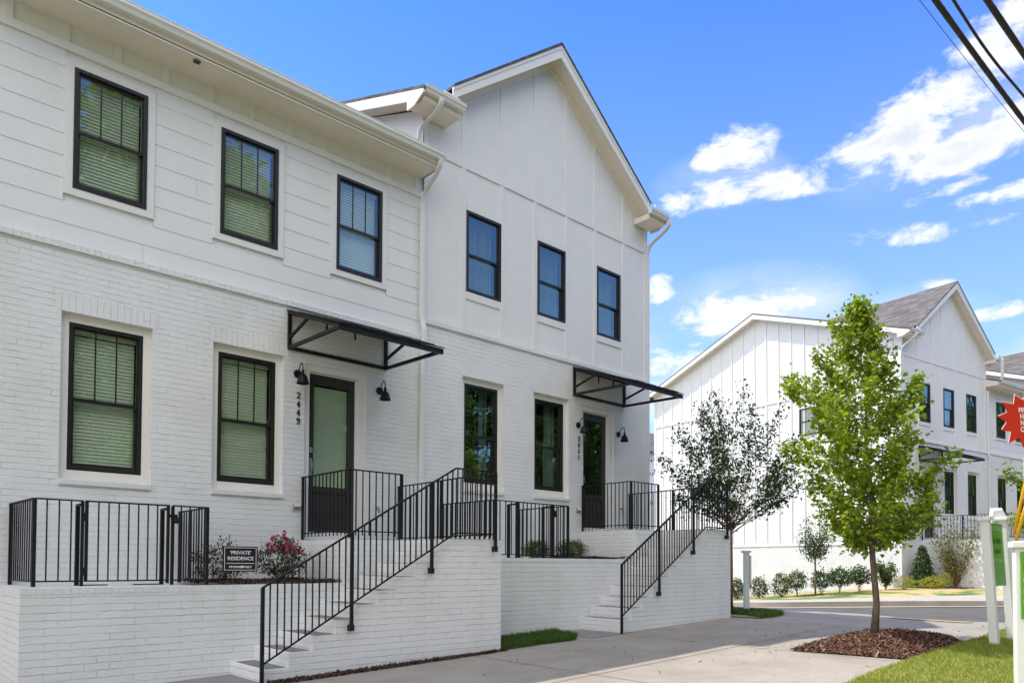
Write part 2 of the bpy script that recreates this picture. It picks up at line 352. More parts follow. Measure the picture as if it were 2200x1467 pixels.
LEAF_MAPLE = leaf_mat('maple_leaf', (.11, .205, .014), (.34, .44, .024), (.50, .46, .05), .5)
LEAF_DARK = leaf_mat('dark_glossy_leaf', (.032, .066, .02), (.085, .13, .04), None, .35)
LEAF_MID = leaf_mat('shrub_leaf', (.035, .08, .018), (.10, .165, .034), None, .3)
LEAF_YEL = leaf_mat('golden_leaf', (.22, .27, .02), (.42, .40, .04), None, .3)
LEAF_OLIVE = leaf_mat('olive_leaf', (.10, .13, .04), (.26, .26, .07), (.3, .2, .06), .35)
LEAF_CON = leaf_mat('conifer_spray', (.025, .06, .018), (.06, .11, .03), None, .15)
LEAF_FAR = leaf_mat('far_tree_leaf', (.05, .11, .015), (.16, .25, .035), None, .35)
LEAF_ROSE = leaf_mat('rose_leaf', (.02, .04, .02), (.06, .08, .03), (.12, .05, .03), .2)
PINK = leaf_mat('pink_petal', (.55, .03, .14), (.75, .07, .24), None, .3)
REDFL = leaf_mat('red_petal', (.5, .03, .02), (.65, .09, .05), None, .3)
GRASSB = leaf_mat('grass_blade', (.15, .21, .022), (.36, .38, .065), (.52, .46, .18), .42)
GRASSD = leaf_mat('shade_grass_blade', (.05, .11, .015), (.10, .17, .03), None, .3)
CHIP = leaf_mat('bark_chip', (.045, .02, .012), (.15, .075, .045), (.33, .22, .13), 0)
CHIPD = leaf_mat('dark_bark_chip', (.03, .016, .01), (.08, .045, .03), None, 0)
def ground_mat(name, cols, scale=3, rough=.9, bump=.3, bscale=80, pos=None, joints=None, stain=None):
    m, N, L, P = new_mat(name); P.inputs['Roughness'].default_value = rough
    tc = N.new('ShaderNodeTexCoord'); n = N.new('ShaderNodeTexNoise'); n.inputs['Scale'].default_value = scale; n.inputs['Detail'].default_value = 9; n.inputs['Roughness'].default_value = .62
    L.new(tc.outputs['Object'], n.inputs['Vector']); r = N.new('ShaderNodeValToRGB')
    k = len(cols); 
    for i in range(k-2): r.color_ramp.elements.new(.5)
    for i, c in enumerate(cols): r.color_ramp.elements[i].position = pos[i] if pos else .3+.4*i/(k-1); r.color_ramp.elements[i].color = (*c, 1)
    L.new(n.outputs['Fac'], r.inputs[0]); colout = r.outputs[0]
    f = N.new('ShaderNodeTexNoise'); f.inputs['Scale'].default_value = bscale; f.inputs['Detail'].default_value = 6; L.new(tc.outputs['Object'], f.inputs['Vector'])
    mf = N.new('ShaderNodeMix'); mf.data_type = 'RGBA'; mf.blend_type = 'OVERLAY'; mf.inputs[0].default_value = .35
    L.new(colout, mf.inputs[6]); L.new(f.outputs['Fac'], mf.inputs[7]); colout = mf.outputs[2]
    if stain:
        s = N.new('ShaderNodeTexNoise'); s.inputs['Scale'].default_value = stain[0]; s.inputs['Detail'].default_value = 10; s.inputs['Roughness'].default_value = .7; s.inputs['Distortion'].default_value = 1.2
        mp = N.new('ShaderNodeMapping'); mp.inputs['Scale'].default_value = (1, 2.6, 1); mp.inputs['Rotation'].default_value = (0, 0, .4); L.new(tc.outputs['Object'], mp.inputs[0]); L.new(mp.outputs[0], s.inputs['Vector'])
        sr = N.new('ShaderNodeMapRange'); sr.inputs['From Min'].default_value = .52; sr.inputs['From Max'].default_value = .75; sr.inputs['To Max'].default_value = .75; L.new(s.outputs['Fac'], sr.inputs['Value'])
        ms = N.new('ShaderNodeMix'); ms.data_type = 'RGBA'; L.new(sr.outputs[0], ms.inputs[0]); L.new(colout, ms.inputs[6]); ms.inputs[7].default_value = (*stain[1], 1); colout = ms.outputs[2]
    L.new(colout, P.inputs['Base Color'])
    b = N.new('ShaderNodeBump'); b.inputs['Strength'].default_value = bump; b.inputs['Distance'].default_value = .01; L.new(f.outputs['Fac'], b.inputs['Height']); L.new(b.outputs[0], P.inputs['Normal'])
    return m
CONC = ground_mat('pale_concrete', [(.235, .206, .170), (.29, .257, .215), (.33, .295, .25)], 1.1, .85, .15, 55, stain=(1.7, (.19, .16, .125)))
CONCG = ground_mat('grey_concrete', [(.18, .183, .18), (.24, .24, .235)], 2.5, .85, .2, 60)
KERBM = ground_mat('kerb_concrete', [(.34, .30, .245), (.42, .38, .325)], 2.5, .85, .15, 60)
ASPH = ground_mat('asphalt', [(.07, .065, .056), (.11, .10, .088)], 1.5, .9, .3, 120)
LAWN = ground_mat('lawn_soil', [(.11, .15, .02), (.24, .26, .055), (.34, .29, .12)], 1.6, 1, .6, 90, pos=[.3, .52, .75])
FLAWN = ground_mat('patchy_lawn', [(.05, .12, .02), (.12, .19, .035), (.42, .31, .15), (.48, .36, .2)], .7, 1, .6, 50, pos=[.35, .47, .53, .7])
SOIL = ground_mat('mulch_bed', [(.03, .015, .01), (.09, .045, .03), (.16, .09, .06)], 14, 1, 1.0, 40)
BASE = ground_mat('rough_ground', [(.08, .10, .035), (.15, .14, .07)], .5, 1, .4, 20)
JOINT = simple('dark_joint', (.14, .115, .09), .9, noise=.4, nscale=3)  # plain dark brown for the pavement joint strips
TACT = simple('yellow_tactile', (.40, .32, .14), .6, noise=.3)

# ---------------------------------------------------------------- ground form
CP = [(X, Y, .12+.0285*X) for X in (-14, -6, 0, 5, 9, 13) for Y in (-12, -4, 2, 5, 8, 13)]
CP += [(16.2,8.2,.43),(16.05,5.64,.43),(16.6,4.9,.41),(17.3,3.8,.40),(18.7,10.5,.30),(20.4,9.1,.34),(22.9,7.5,.37),(24.6,5.9,.38),(28.4,9.87,.6),(34.5,8.9,.62),(29.1,14.5,.23),(29.6,17.3,-.03),
(30.4,22.,-.4),(19,17,-.12),(24.5,17,-.12),(17,24,-.6),(24,24,-.65),(14,20,.1),(8,22,.2),(30,3,.5),(40,0,.6),(40,-12,.6),(24,-2,.45),(20,-12,.4),(0,35,0),(-14,30,-.2),(30,35,-1.2),(20,35,-1.2),(45,12,.6),(60,30,-.6),(60,-10,.6),(60,5,.6),(-14,-30,-.2),(20,-30,.4),(50,-30,.5)]
CP = np.array(CP)
def _tps(P, lam=.3):
    n = len(P); d = np.hypot(P[:,None,0]-P[None,:,0], P[:,None,1]-P[None,:,1]); K = np.where(d > 0, d*d*np.log(d+1e-12), 0)+lam*np.eye(n)
    A = np.zeros((n+3, n+3)); A[:n,:n] = K; A[:n,n] = 1; A[:n,n+1:] = P[:,:2]; A[n:,:n] = A[:n,n:].T
    return np.linalg.solve(A, np.r_[P[:,2], 0, 0, 0])
TW = _tps(CP)
def G(x, y):
    x = np.clip(np.asarray(x, float), -14, 60); y = np.clip(np.asarray(y, float), -30, 35)
    d = np.hypot(x[...,None]-CP[:,0], y[...,None]-CP[:,1]); K = np.where(d > 1e-9, d*d*np.log(d+1e-12), 0)
    return K@TW[:-3]+TW[-3]+TW[-2]*x+TW[-1]*y
def Gf(x, y): return float(G(np.array([x]), np.array([y]))[0])
def sheet(name, pts, mat, off, maxe=.7, hump=0, kind='structure', skirt=0, parent=None):
    bm = bmesh.new(); vs = [bm.verts.new((x, y, 0)) for x, y in pts]
    f = bm.faces.new(vs)
    bmesh.ops.triangulate(bm, faces=[f])
    for it in range(9):
        es = [e for e in bm.edges if e.calc_length() > maxe]
        if not es: break
        bmesh.ops.subdivide_edges(bm, edges=es, cuts=1)
        bmesh.ops.triangulate(bm, faces=[f for f in bm.faces if len(f.verts) > 3])
    bmesh.ops.recalc_face_normals(bm, faces=bm.faces)
    xy = np.array([v.co[:2] for v in bm.verts]); z = G(xy[:,0], xy[:,1])+off
    if hump:
        P = np.array(pts); dmin = np.full(len(xy), 1e9)
        for i in range(len(P)):
            a = P[i]; b = P[(i+1) % len(P)]; ab = b-a; t = np.clip(((xy-a)@ab)/(ab@ab), 0, 1)
            dmin = np.minimum(dmin, np.hypot(*(xy-(a+t[:,None]*ab)).T))
        z = z+hump*np.clip(dmin/.7, 0, 1)**.7
    for v, h in zip(bm.verts, z): v.co.z = h
    if sum(f.normal.z for f in bm.faces) < 0: bmesh.ops.reverse_faces(bm, faces=bm.faces)
    if skirt:
        be = [e for e in bm.edges if e.is_boundary]
        r = bmesh.ops.extrude_edge_only(bm, edges=be)
        for v in [g for g in r['geom'] if isinstance(g, bmesh.types.BMVert)]: v.co.z -= skirt
    me = bpy.data.meshes.new(name); bm.to_mesh(me); bm.free(); me.materials.append(mat)
    o = bpy.data.objects.new(name, me); COL.objects.link(o)
    if parent: o.parent = parent
    if kind: o['kind'] = kind
    return o
# base ground reaching the horizon
gx = sorted(set([-600, -200, -80, -40] + list(np.arange(-24, 70, 2.0)) + [80, 120, 220, 600])); gy = sorted(set([-600, -200, -80, -50] + list(np.arange(-34, 44, 2.0)) + [60, 120, 220, 600]))
XX, YY = np.meshgrid(gx, gy); ZZ = G(XX, YY)-.09
vs = list(zip(XX.ravel().tolist(), YY.ravel().tolist(), ZZ.ravel().tolist())); nx = len(gx)
fs = [(j*nx+i, j*nx+i+1, (j+1)*nx+i+1, (j+1)*nx+i) for j in range(len(gy)-1) for i in range(nx-1)]
MB().add(vs, fs).build('ground', BASE)['kind'] = 'structure'

nearedge = [(16.5,20),(15.6,12),(15.3,9.0),(16.2,8.4),(17.3,8.0),(17.2,6.9),(16.4,5.7),(16.2,4.9),(16.6,4.0),(17.4,2.6),(17.8,.5),(17.8,-1.4)]
kerb = [(24.0,24),(21.9,16),(20.5,12.2),(20.3,11.0),(20.55,10.2),(21.0,9.3),(21.9,8.4),(22.9,7.5),(23.9,6.6),(25.0,5.6),(26.6,4.6),(29,3.7),(34,2.7),(44,1.0),(60,-1.6)]
sheet('driveway', [(-6,-1.4)]+nearedge[::-1]+[(16.0,22),(12.5,22),(12.5,14),(13.0,8.4),(12.5,7.9),(-6,7.9)], CONC, 0, 1.0)
sheet('side_street', nearedge[:-1]+[(17.8,-1.4),(60,-6.0)]+kerb[::-1]+[(16.5,24)], ASPH, -.03, 1.2)
sheet('main_road', [(-40,-1.4),(17.8,-1.4),(60,-6.0),(60,-12),(-40,-9)], ASPH, -.03, 3)
# far kerb with its step, pavement and verge
def offset_line(pts, d):
    out = []
    for i, p in enumerate(pts):
        a = Vector(pts[max(i-1, 0)]); b = Vector(pts[min(i+1, len(pts)-1)]); t = (b-a).normalized(); out.append((p[0]-t.y*d, p[1]+t.x*d))
    return out
def dense(pts, n=5):
    out = []
    for i in range(len(pts)-1):
        for k in range(n): t = k/n; out.append((pts[i][0]*(1-t)+pts[i+1][0]*t, pts[i][1]*(1-t)+pts[i+1][1]*t))
    return out+[pts[-1]]
def smooth_line(pts, it=2):
    p = [tuple(q) for q in pts]
    for _ in range(it):
        o = [p[0]]
        for a, b in zip(p[:-1], p[1:]): o += [(a[0]*.75+b[0]*.25, a[1]*.75+b[1]*.25), (a[0]*.25+b[0]*.75, a[1]*.25+b[1]*.75)]
        p = o+[p[-1]]
    return p
ks = smooth_line(kerb, 2); k2 = offset_line(ks, .16); sw = offset_line(ks, 1.75); k0 = offset_line(ks, -.35)
mk = MB()
for i in range(len(ks)-1):
    a, b, c, d = ks[i], ks[i+1], k2[i+1], k2[i]
    za, zb = Gf(*a), Gf(*b)
    mk.add([(a[0],a[1],za-.06),(b[0],b[1],zb-.06),(b[0],b[1],zb+.13),(a[0],a[1],za+.13),(c[0],c[1],zb+.135),(d[0],d[1],za+.135)], [(0,1,2,3),(3,2,4,5)])
mk.build('kerb', KERBM)['kind'] = 'structure'
mk = MB()
for i in range(len(ks)-1):
    a, b, c, d = k0[i], k0[i+1], ks[i+1], ks[i]
    mk.add([(a[0],a[1],Gf(*ks[i])-.018),(b[0],b[1],Gf(*ks[i+1])-.018),(c[0],c[1],Gf(*ks[i+1])-.015),(d[0],d[1],Gf(*ks[i])-.015)], [(0,1,2,3)])
mk.build('gutter_pan', KERBM)['kind'] = 'structure'
mk = MB()
for i in range(len(ks)-1):
    a, b, c, d = k2[i], k2[i+1], sw[i+1], sw[i]
    mk.add([(a[0],a[1],Gf(*ks[i])+.135),(b[0],b[1],Gf(*ks[i+1])+.135),(c[0],c[1],Gf(*c)+.14),(d[0],d[1],Gf(*d)+.14)], [(0,1,2,3)])
mk.build('far_pavement', KERBM)['kind'] = 'structure'
sheet('verge', [p for p in sw[::3]]+[(60,2),(60,14),(40,14),(32,14),(31.5,24)], FLAWN, .12, 1.2)
lawn_pts = [(-6,3.1),(4,3.12),(7.46,3.13),(8.36,3.22),(9.27,3.22),(11.07,3.22),(12.19,3.2),(12.93,3.3),(13.74,3.26),(15.4,3.0),(16.2,2.2),(16.4,-.9),(-6,-.9)]
sheet('lawn', lawn_pts, LAWN, .012, .6)
isl1 = [(6.8,7.56),(7.5,7.6),(8.27,7.54),(8.56,7.78),(8.75,8.44),(6.8,8.44)]
sheet('lawn_strip', isl1, LAWN, .012, .3)
isl2 = [(12.9,7.05),(13.5,7.08),(14.3,7.3),(15.0,7.75),(15.2,8.4),(15.3,10),(15.3,14),(13.4,14),(13.4,7.6),(12.9,7.5)]
sheet('corner_lawn', isl2, LAWN, .015, .5)
sheet('entry_path', [(8.6,7.5),(8.85,8.44),(9.6,8.44),(9.6,7.5)], CONCG, .006, .5)
sheet('entry_path', [(1.2,7.4),(1.2,8.44),(3.5,8.44),(3.5,7.4)], CONCG, .006, .5)
sheet('tactile_strip', [(15.35,4.3),(15.95,4.3),(16.15,5.8),(15.6,5.8)], TACT, .012, .5)
pit = [(9.2,4.6),(9.33,3.24),(10.3,3.2),(11.3,3.22),(11.75,3.5),(11.75,4.65),(10.5,4.68)]
tag(sheet('mulch_bed', pit, SOIL, .015, .15, hump=.13, kind='stuff'), 'brown bark mulch mound in the tree pit of the pavement', 'mulch')
# expansion joints cut in the pavement
mj = MB()
def joint(p, q, w=.012):
    n = max(2, int(math.dist(p, q)/.7)); d = Vector((q[0]-p[0], q[1]-p[1])).normalized(); nn = Vector((-d.y, d.x))*w/2
    for i in range(n):
        a = (p[0]+(q[0]-p[0])*i/n, p[1]+(q[1]-p[1])*i/n); b = (p[0]+(q[0]-p[0])*(i+1)/n, p[1]+(q[1]-p[1])*(i+1)/n); za = Gf(*a)+.004; zb = Gf(*b)+.004
        mj.quad((a[0]-nn.x,a[1]-nn.y,za),(b[0]-nn.x,b[1]-nn.y,zb),(b[0]+nn.x,b[1]+nn.y,zb),(a[0]+nn.x,a[1]+nn.y,za))
for X in (3.0, 6.1, 9.15, 12.3): joint((X, 3.3), (X+.1, 7.5))
joint((3, 5.3), (15.5, 5.4))
mj.build('pavement_joints', JOINT)['kind'] = 'structure'

# ---------------------------------------------------------------- scatter helper
def rot_mats(n, rng, tilt=None):
    a = rng.uniform(0, 2*np.pi, n); b = rng.normal(0, .6, n) if tilt is None else rng.normal(tilt[0], tilt[1], n); c = rng.normal(0, .5, n)
    ca, sa, cb, sb, cc, sc = np.cos(a), np.sin(a), np.cos(b), np.sin(b), np.cos(c), np.sin(c)
    Rz = np.zeros((n,3,3)); Rz[:,0,0]=ca; Rz[:,0,1]=-sa; Rz[:,1,0]=sa; Rz[:,1,1]=ca; Rz[:,2,2]=1
    Rx = np.zeros((n,3,3)); Rx[:,0,0]=1; Rx[:,1,1]=cb; Rx[:,1,2]=-sb; Rx[:,2,1]=sb; Rx[:,2,2]=cb
    Ry = np.zeros((n,3,3)); Ry[:,0,0]=cc; Ry[:,0,2]=sc; Ry[:,1,1]=1; Ry[:,2,0]=-sc; Ry[:,2,2]=cc
    return Rz@Rx@Ry
def scatter_mesh(name, tv, tf, P, S, Rm, mat):
    tv = np.array(tv, float); n = len(P); k = len(tv)
    V = np.einsum('nij,kj->nki', Rm, tv)*np.asarray(S)[:,None,None]+np.asarray(P)[:,None,:]
    me = bpy.data.meshes.new(name); V = V.reshape(-1, 3)
    lt = [len(f) for f in tf]; loops = np.concatenate([np.array(f) for f in tf]); nl = len(loops)
    L_ = (loops[None,:]+(np.arange(n)*k)[:,None]).ravel()
    tot = np.tile(np.array(lt), n); start = np.concatenate([[0], np.cumsum(tot)[:-1]])
    me.vertices.add(len(V)); me.vertices.foreach_set('co', V.ravel()); me.loops.add(len(L_)); me.loops.foreach_set('vertex_index', L_.astype(np.int32))
    me.polygons.add(len(tot)); me.polygons.foreach_set('loop_start', start.astype(np.int32)); me.polygons.foreach_set('loop_total', tot.astype(np.int32))
    me.materials.append(mat); me.update(calc_edges=True); me.validate(); return me
MAPLE_LEAF = ([(0,0,0),(.42,.1,-.06),(.55,.5,-.12),(.25,.62,-.02),(0,1.05,-.1),(-.25,.62,-.02),(-.55,.5,-.12),(-.42,.1,-.06)], [(0,1,2,3),(0,3,4),(0,4,5),(0,5,6,7)])
OVAL_LEAF = ([(0,0,0),(.26,.45,.06),(0,1,0),(-.26,.45,.06)], [(0,1,2),(0,2,3)])
BLADE = ([(-.05,0,0),(.05,0,0),(.03,.12,.6),(0,.3,1)], [(0,1,2),(0,2,3)])
CHIPT = ([(-.5,-.12,0),(.5,-.14,.02),(.55,.1,0),(-.45,.14,-.02),(-.3,0,.12)], [(0,1,4),(1,2,4),(2,3,4),(3,0,4)])
PETAL = ([(0,0,0),(.5,.3,.2),(.3,.8,.35),(-.3,.8,.35),(-.5,.3,.2)], [(0,1,2,3,4)])
def sample_poly(pts, n, rng):
    P = np.array(pts); lo, hi = P.min(0), P.max(0); out = []
    while len(out) < n:
        q = rng.uniform(lo, hi, (n*2, 2)); ins = np.zeros(len(q), bool); j = len(P)-1
        for i in range(len(P)):
            c = ((P[i,1] > q[:,1]) != (P[j,1] > q[:,1])) & (q[:,0] < (P[j,0]-P[i,0])*(q[:,1]-P[i,1])/(P[j,1]-P[i,1]+1e-12)+P[i,0]); ins ^= c; j = i
        out += q[ins].tolist()
    return np.array(out[:n])
def grass(name, pts, n, size, mat, seed, parent=None, off=.01, label=None):
    rng = np.random.default_rng(seed); q = sample_poly(pts, n, rng); z = G(q[:,0], q[:,1])+off
    me = scatter_mesh(name, *BLADE, np.c_[q, z], rng.uniform(.6, 1.3, n)*size, rot_mats(n, rng, (0, .35)), mat)
    o = link_mesh(name, me); tag(o, label, 'grass', kind='stuff'); return o
grass('grass', [(7.0,3.08),(7.46,3.13),(8.36,3.20),(11.07,3.20),(12.19,3.18),(12.93,3.27),(13.74,3.22),(14.5,3.0),(14.5,1.3),(6.6,1.2)], 60000, .042, GRASSB, 1, label='short sunlit lawn grass around the sign posts at lower right')
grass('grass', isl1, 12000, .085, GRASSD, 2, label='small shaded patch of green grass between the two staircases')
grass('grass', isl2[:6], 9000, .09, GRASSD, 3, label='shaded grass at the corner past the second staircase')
def mulch(name, pts, n, size, mat, seed, zf, label, flat=.35):
    rng = np.random.default_rng(seed); q = sample_poly(pts, n, rng); z = np.array([zf(x, y) for x, y in q])+rng.uniform(0, .015, n)
    me = scatter_mesh(name, *CHIPT, np.c_[q, z], rng.uniform(.5, 1.5, n)*size, rot_mats(n, rng, (0, flat)), mat)
    o = link_mesh(name, me); tag(o, label, 'mulch', kind='stuff'); return o
_P = np.array(pit)
def pitz(x, y):
    dm = 1e9
    for i in range(len(_P)):
        a = _P[i]; b = _P[(i+1) % len(_P)]; ab = b-a; t = min(1, max(0, ((x-a[0])*ab[0]+(y-a[1])*ab[1])/(ab@ab))); dm = min(dm, math.hypot(x-a[0]-t*ab[0], y-a[1]-t*ab[1]))
    return Gf(x, y)+.012+.13*min(1, dm/.7)**.7
mulch('bark_chips', pit, 9000, .055, CHIP, 5, pitz, 'loose brown bark chips covering the tree pit mound')
rng_ = np.random.default_rng(77)
q_ = np.r_[rng_.normal((9.6, 4.75), (.9, .18), (60, 2)), rng_.uniform((5.0, 3.3), (14.5, 7.3), (60, 2)), rng_.normal((9.5, 3.1), (.5, .1), (20, 2))]
q_ = q_[[not (9.3 < x < 11.7 and 3.2 < y < 4.6) for x, y in q_]]
tag(link_mesh('pavement_litter', scatter_mesh('pavement_litter', *CHIPT, np.c_[q_, G(q_[:,0], q_[:,1])+.006], rng_.uniform(.02, .05, len(q_)), rot_mats(len(q_), rng_, (0, .2)), CHIPD)), 'small scattered bark bits and leaves on the pavement', 'litter', kind='stuff')
# ---------------------------------------------------------------- windows, doors, fittings
def ring(mb, x0, x1, z0, z1, w, y0, y1, wb=None):
    wb = wb or w
    mb.box(x0, x0+w, y0, y1, z0, z1); mb.box(x1-w, x1, y0, y1, z0, z1)
    mb.box(x0+w, x1-w, y0, y1, z1-w, z1); mb.box(x0+w, x1-w, y0, y1, z0, z0+wb)
def window(root, x0, x1, z0, z1, y, inside='blind', muntins=2, seed=0):
    x0, x1 = sorted((x0, x1)); rr = random.Random(seed)
    m = MB(); ring(m, x0, x1, z0, z1, .046, y-.01, y+.10, .05)
    w = m.build('window', FRAME, root, bevel=.003)
    zm = z0+(z1-z0)*.485
    m = MB(); ring(m, x0+.046, x1-.046, zm-.030, z1-.046, .022, y+.022, y+.05); m.build('upper_sash', FRAME, w, bevel=.002)
    m = MB(); ring(m, x0+.046, x1-.046, z0+.05, zm+.026, .032, y+.052, y+.085, .045); m.build('lower_sash', FRAME, w, bevel=.002)
    MB().quad((x0+.064, y+.037, zm+.012), (x1-.064, y+.037, zm+.012), (x1-.064, y+.037, z1-.064), (x0+.064, y+.037, z1-.064)).build('upper_pane', GLASS, w)
    MB().quad((x0+.072, y+.067, z0+.09), (x1-.072, y+.067, z0+.09), (x1-.072, y+.067, zm-.014), (x0+.072, y+.067, zm-.014)).build('lower_pane', GLASS, w)
    for k in range(muntins):
        xm = x0+.064+(x1-x0-.128)*(k+1)/(muntins+1)
        MB().box(xm-.009, xm+.009, y+(.029 if inside == 'blind' else .039), y+(.0355 if inside == 'blind' else .044), zm+.012, z1-.064).build('muntin', FRAME, w)
    if inside == 'blind':
        m = MB(); z = z0+.12; t = .021
        while z < z1-.11:
            a = .0219+rr.uniform(-.001, .0006)
            m.add([(x0+.07, y+.125-.006, z-a), (x1-.07, y+.125-.006, z-a), (x1-.07, y+.125+.006, z+a), (x0+.07, y+.125+.006, z+a)], [(0,1,2,3)]); z += .0435
        m.box(x0+.06, x1-.06, y+.11, y+.16, z1-.10, z1-.05); m.box(x0+.07, x1-.07, y+.125, y+.145, z0+.085, z0+.10)
        for fx in (.12, .88): m.box(x0+(x1-x0)*fx-.0015, x0+(x1-x0)*fx+.0015, y+.118, y+.12, z0+.1, z1-.1)
        m.build('blind', BLIND, w)
    elif inside in ('curtain', 'side_curtain'):
        spans = [(x0+.05, x1-.05)] if inside == 'curtain' else [(x0+(x1-x0)*.62, x1-.05)]
        for a, b in spans:
            m = MB(); n = 70; vs = []
            ph = rr.uniform(0, 6)
            for i in range(n+1):
                t = i/n; x = a+(b-a)*t; yy = y+.22+.03*math.sin(t*(b-a)*62+ph)+.015*math.sin(t*(b-a)*23+ph*2)
                vs += [(x, yy, z0+.02), (x, yy, z1-.02)]
            m.add(vs, [(2*i, 2*i+2, 2*i+3, 2*i+1) for i in range(n)]); m.build('curtain', CURT, w, smooth=True)
        m = MB().box(x0+.03, x1-.03, y+.3, y+.31, z1-.05, z1-.03)
    return w
def wall_holes(x0, x1, z0, z1, holes, y, depth):
    """facade sheet with openings and their reveals"""
    m = MB(); xs = sorted({x0, x1, *[h[0] for h in holes], *[h[1] for h in holes]}); zs = sorted({z0, z1, *[h[2] for h in holes], *[h[3] for h in holes]})
    for i in range(len(xs)-1):
        for j in range(len(zs)-1):
            cx, cz = (xs[i]+xs[i+1])/2, (zs[j]+zs[j+1])/2
            if any(h[0] < cx < h[1] and h[2] < cz < h[3] for h in holes): continue
            m.quad((xs[i], y, zs[j]), (xs[i+1], y, zs[j]), (xs[i+1], y, zs[j+1]), (xs[i], y, zs[j+1]))
    for a, b, c, d in holes:
        m.quad((a,y,c),(a,y+depth,c),(a,y+depth,d),(a,y,d)); m.quad((b,y,c),(b,y,d),(b,y+depth,d),(b,y+depth,c))
        m.quad((a,y,d),(a,y+depth,d),(b,y+depth,d),(b,y,d)); m.quad((a,y,c),(b,y,c),(b,y+depth,c),(a,y+depth,c))
    return m
GLYPH = {
 '2': [[(.12,.78,.2),(.18,.92,.1),(.45,1.0,.1),(.75,.9,.16),(.82,.74,.24),(.7,.52,.2),(.35,.25,.1),(.12,.06,.1)], [(.1,.07,.16),(.6,.07,.16),(.85,.07,.14),(.9,.25,.06)]],
 '4': [[(.66,.98,.24),(.66,.5,.26),(.66,.04,.24)], [(.62,.97,.08),(.08,.34,.08)], [(.04,.32,.1),(.94,.32,.1)], [(.42,.03,.08),(.92,.03,.08)]],
 '9': [[(.5,.98,.1),(.22,.88,.2),(.14,.7,.24),(.24,.52,.18),(.5,.46,.1),(.72,.56,.16),(.8,.72,.24),(.7,.9,.18),(.5,.98,.1)], [(.82,.7,.24),(.76,.3,.2),(.55,.06,.14),(.3,.03,.1),(.18,.16,.2)]],
 '5': [[(.2,.95,.1),(.22,.55,.08)], [(.2,.95,.14),(.8,.95,.16)], [(.2,.56,.1),(.5,.64,.12),(.76,.52,.2),(.8,.32,.24),(.66,.1,.18),(.4,.03,.1),(.2,.1,.16),(.14,.2,.22)]],
 '1': [[(.52,.98,.24),(.52,.5,.26),(.52,.04,.24)], [(.5,.96,.08),(.22,.82,.08)], [(.24,.03,.08),(.8,.03,.08)]]}
def digit(root, ch, x, z, h, y, w=None):
    w = w or h*.62; m = MB()
    for k, st in enumerate(GLYPH[ch]):
        yy = y-.012-.0006*k
        for (a, b) in zip(st[:-1], st[1:]):
            pa = Vector((x+(a[0]-.5)*w, yy, z+a[1]*h)); pb = Vector((x+(b[0]-.5)*w, yy, z+b[1]*h)); d = (pb-pa).normalized(); s = Vector((-d.z, 0, d.x)); e = d*h*.02
            wa, wb = a[2]*h*.42, b[2]*h*.42
            m.prism([pa-e+s*wa, pb+e+s*wb, pb+e-s*wb, pa-e-s*wa], (0, .012, 0)); yy -= .0002
    return m.build('house_number', FRAME, root)
def text_obj(name, s, size, mat, parent, loc, rz=0, extrude=.002, bold=0, sx=1, align='CENTER'):
    cu = bpy.data.curves.new(name, 'FONT'); cu.body = s; cu.size = size; cu.extrude = extrude; cu.offset = bold; cu.align_x = align; cu.align_y = 'CENTER'
    t = bpy.data.objects.new(name+'_tmp', cu); COL.objects.link(t); bpy.context.view_layer.update()
    me = bpy.data.meshes.new_from_object(t.evaluated_get(bpy.context.evaluated_depsgraph_get())); bpy.data.objects.remove(t)
    me.name = name; me.materials.clear(); me.materials.append(mat)
    o = bpy.data.objects.new(name, me); COL.objects.link(o); o.parent = parent
    o.location = loc; o.rotation_euler = (R(90), 0, rz); o.scale = (sx, 1, 1); return o
def lamp(root, x, z):
    b = MB(); k = 20
    b.add([(x+.062*math.cos(2*math.pi*i/k), 0, z+.062*math.sin(2*math.pi*i/k)) for i in range(k)]+[(x+.058*math.cos(2*math.pi*i/k), -.022, z+.058*math.sin(2*math.pi*i/k)) for i in range(k)],
        [(i, (i+1) % k, k+(i+1) % k, k+i) for i in range(k)]+[tuple(range(k, 2*k))])
    L_ = b.build('wall_lamp', BLACK, root)
    pts = [(x, -.01, z+.01), (x, -.05, z+.05), (x, -.075, z+.10), (x, -.105, z+.135), (x, -.14, z+.135), (x, -.165, z+.105), (x, -.17, z+.05), (x, -.17, z-.02)]
    MB().tube(smooth3(pts), .008, 8).build('gooseneck', BLACK, L_, smooth=True)
    MB().lathe([(.0, .03), (.017, .03), (.021, .0), (.022, -.03), (.032, -.036), (.058, -.066), (.066, -.09), (.088, -.165), (.092, -.172), (.086, -.168), (.055, -.08), (0, -.06)], (x, -.17, z), 24).build('lamp_shade', BLACK, L_, smooth=True)
    return L_
def smooth3(pts, it=2):
    p = [Vector(q) for q in pts]
    for _ in range(it):
        o = [p[0]]
        for a, b in zip(p[:-1], p[1:]): o += [a*.75+b*.25, a*.25+b*.75]
        p = o+[p[-1]]
    return p
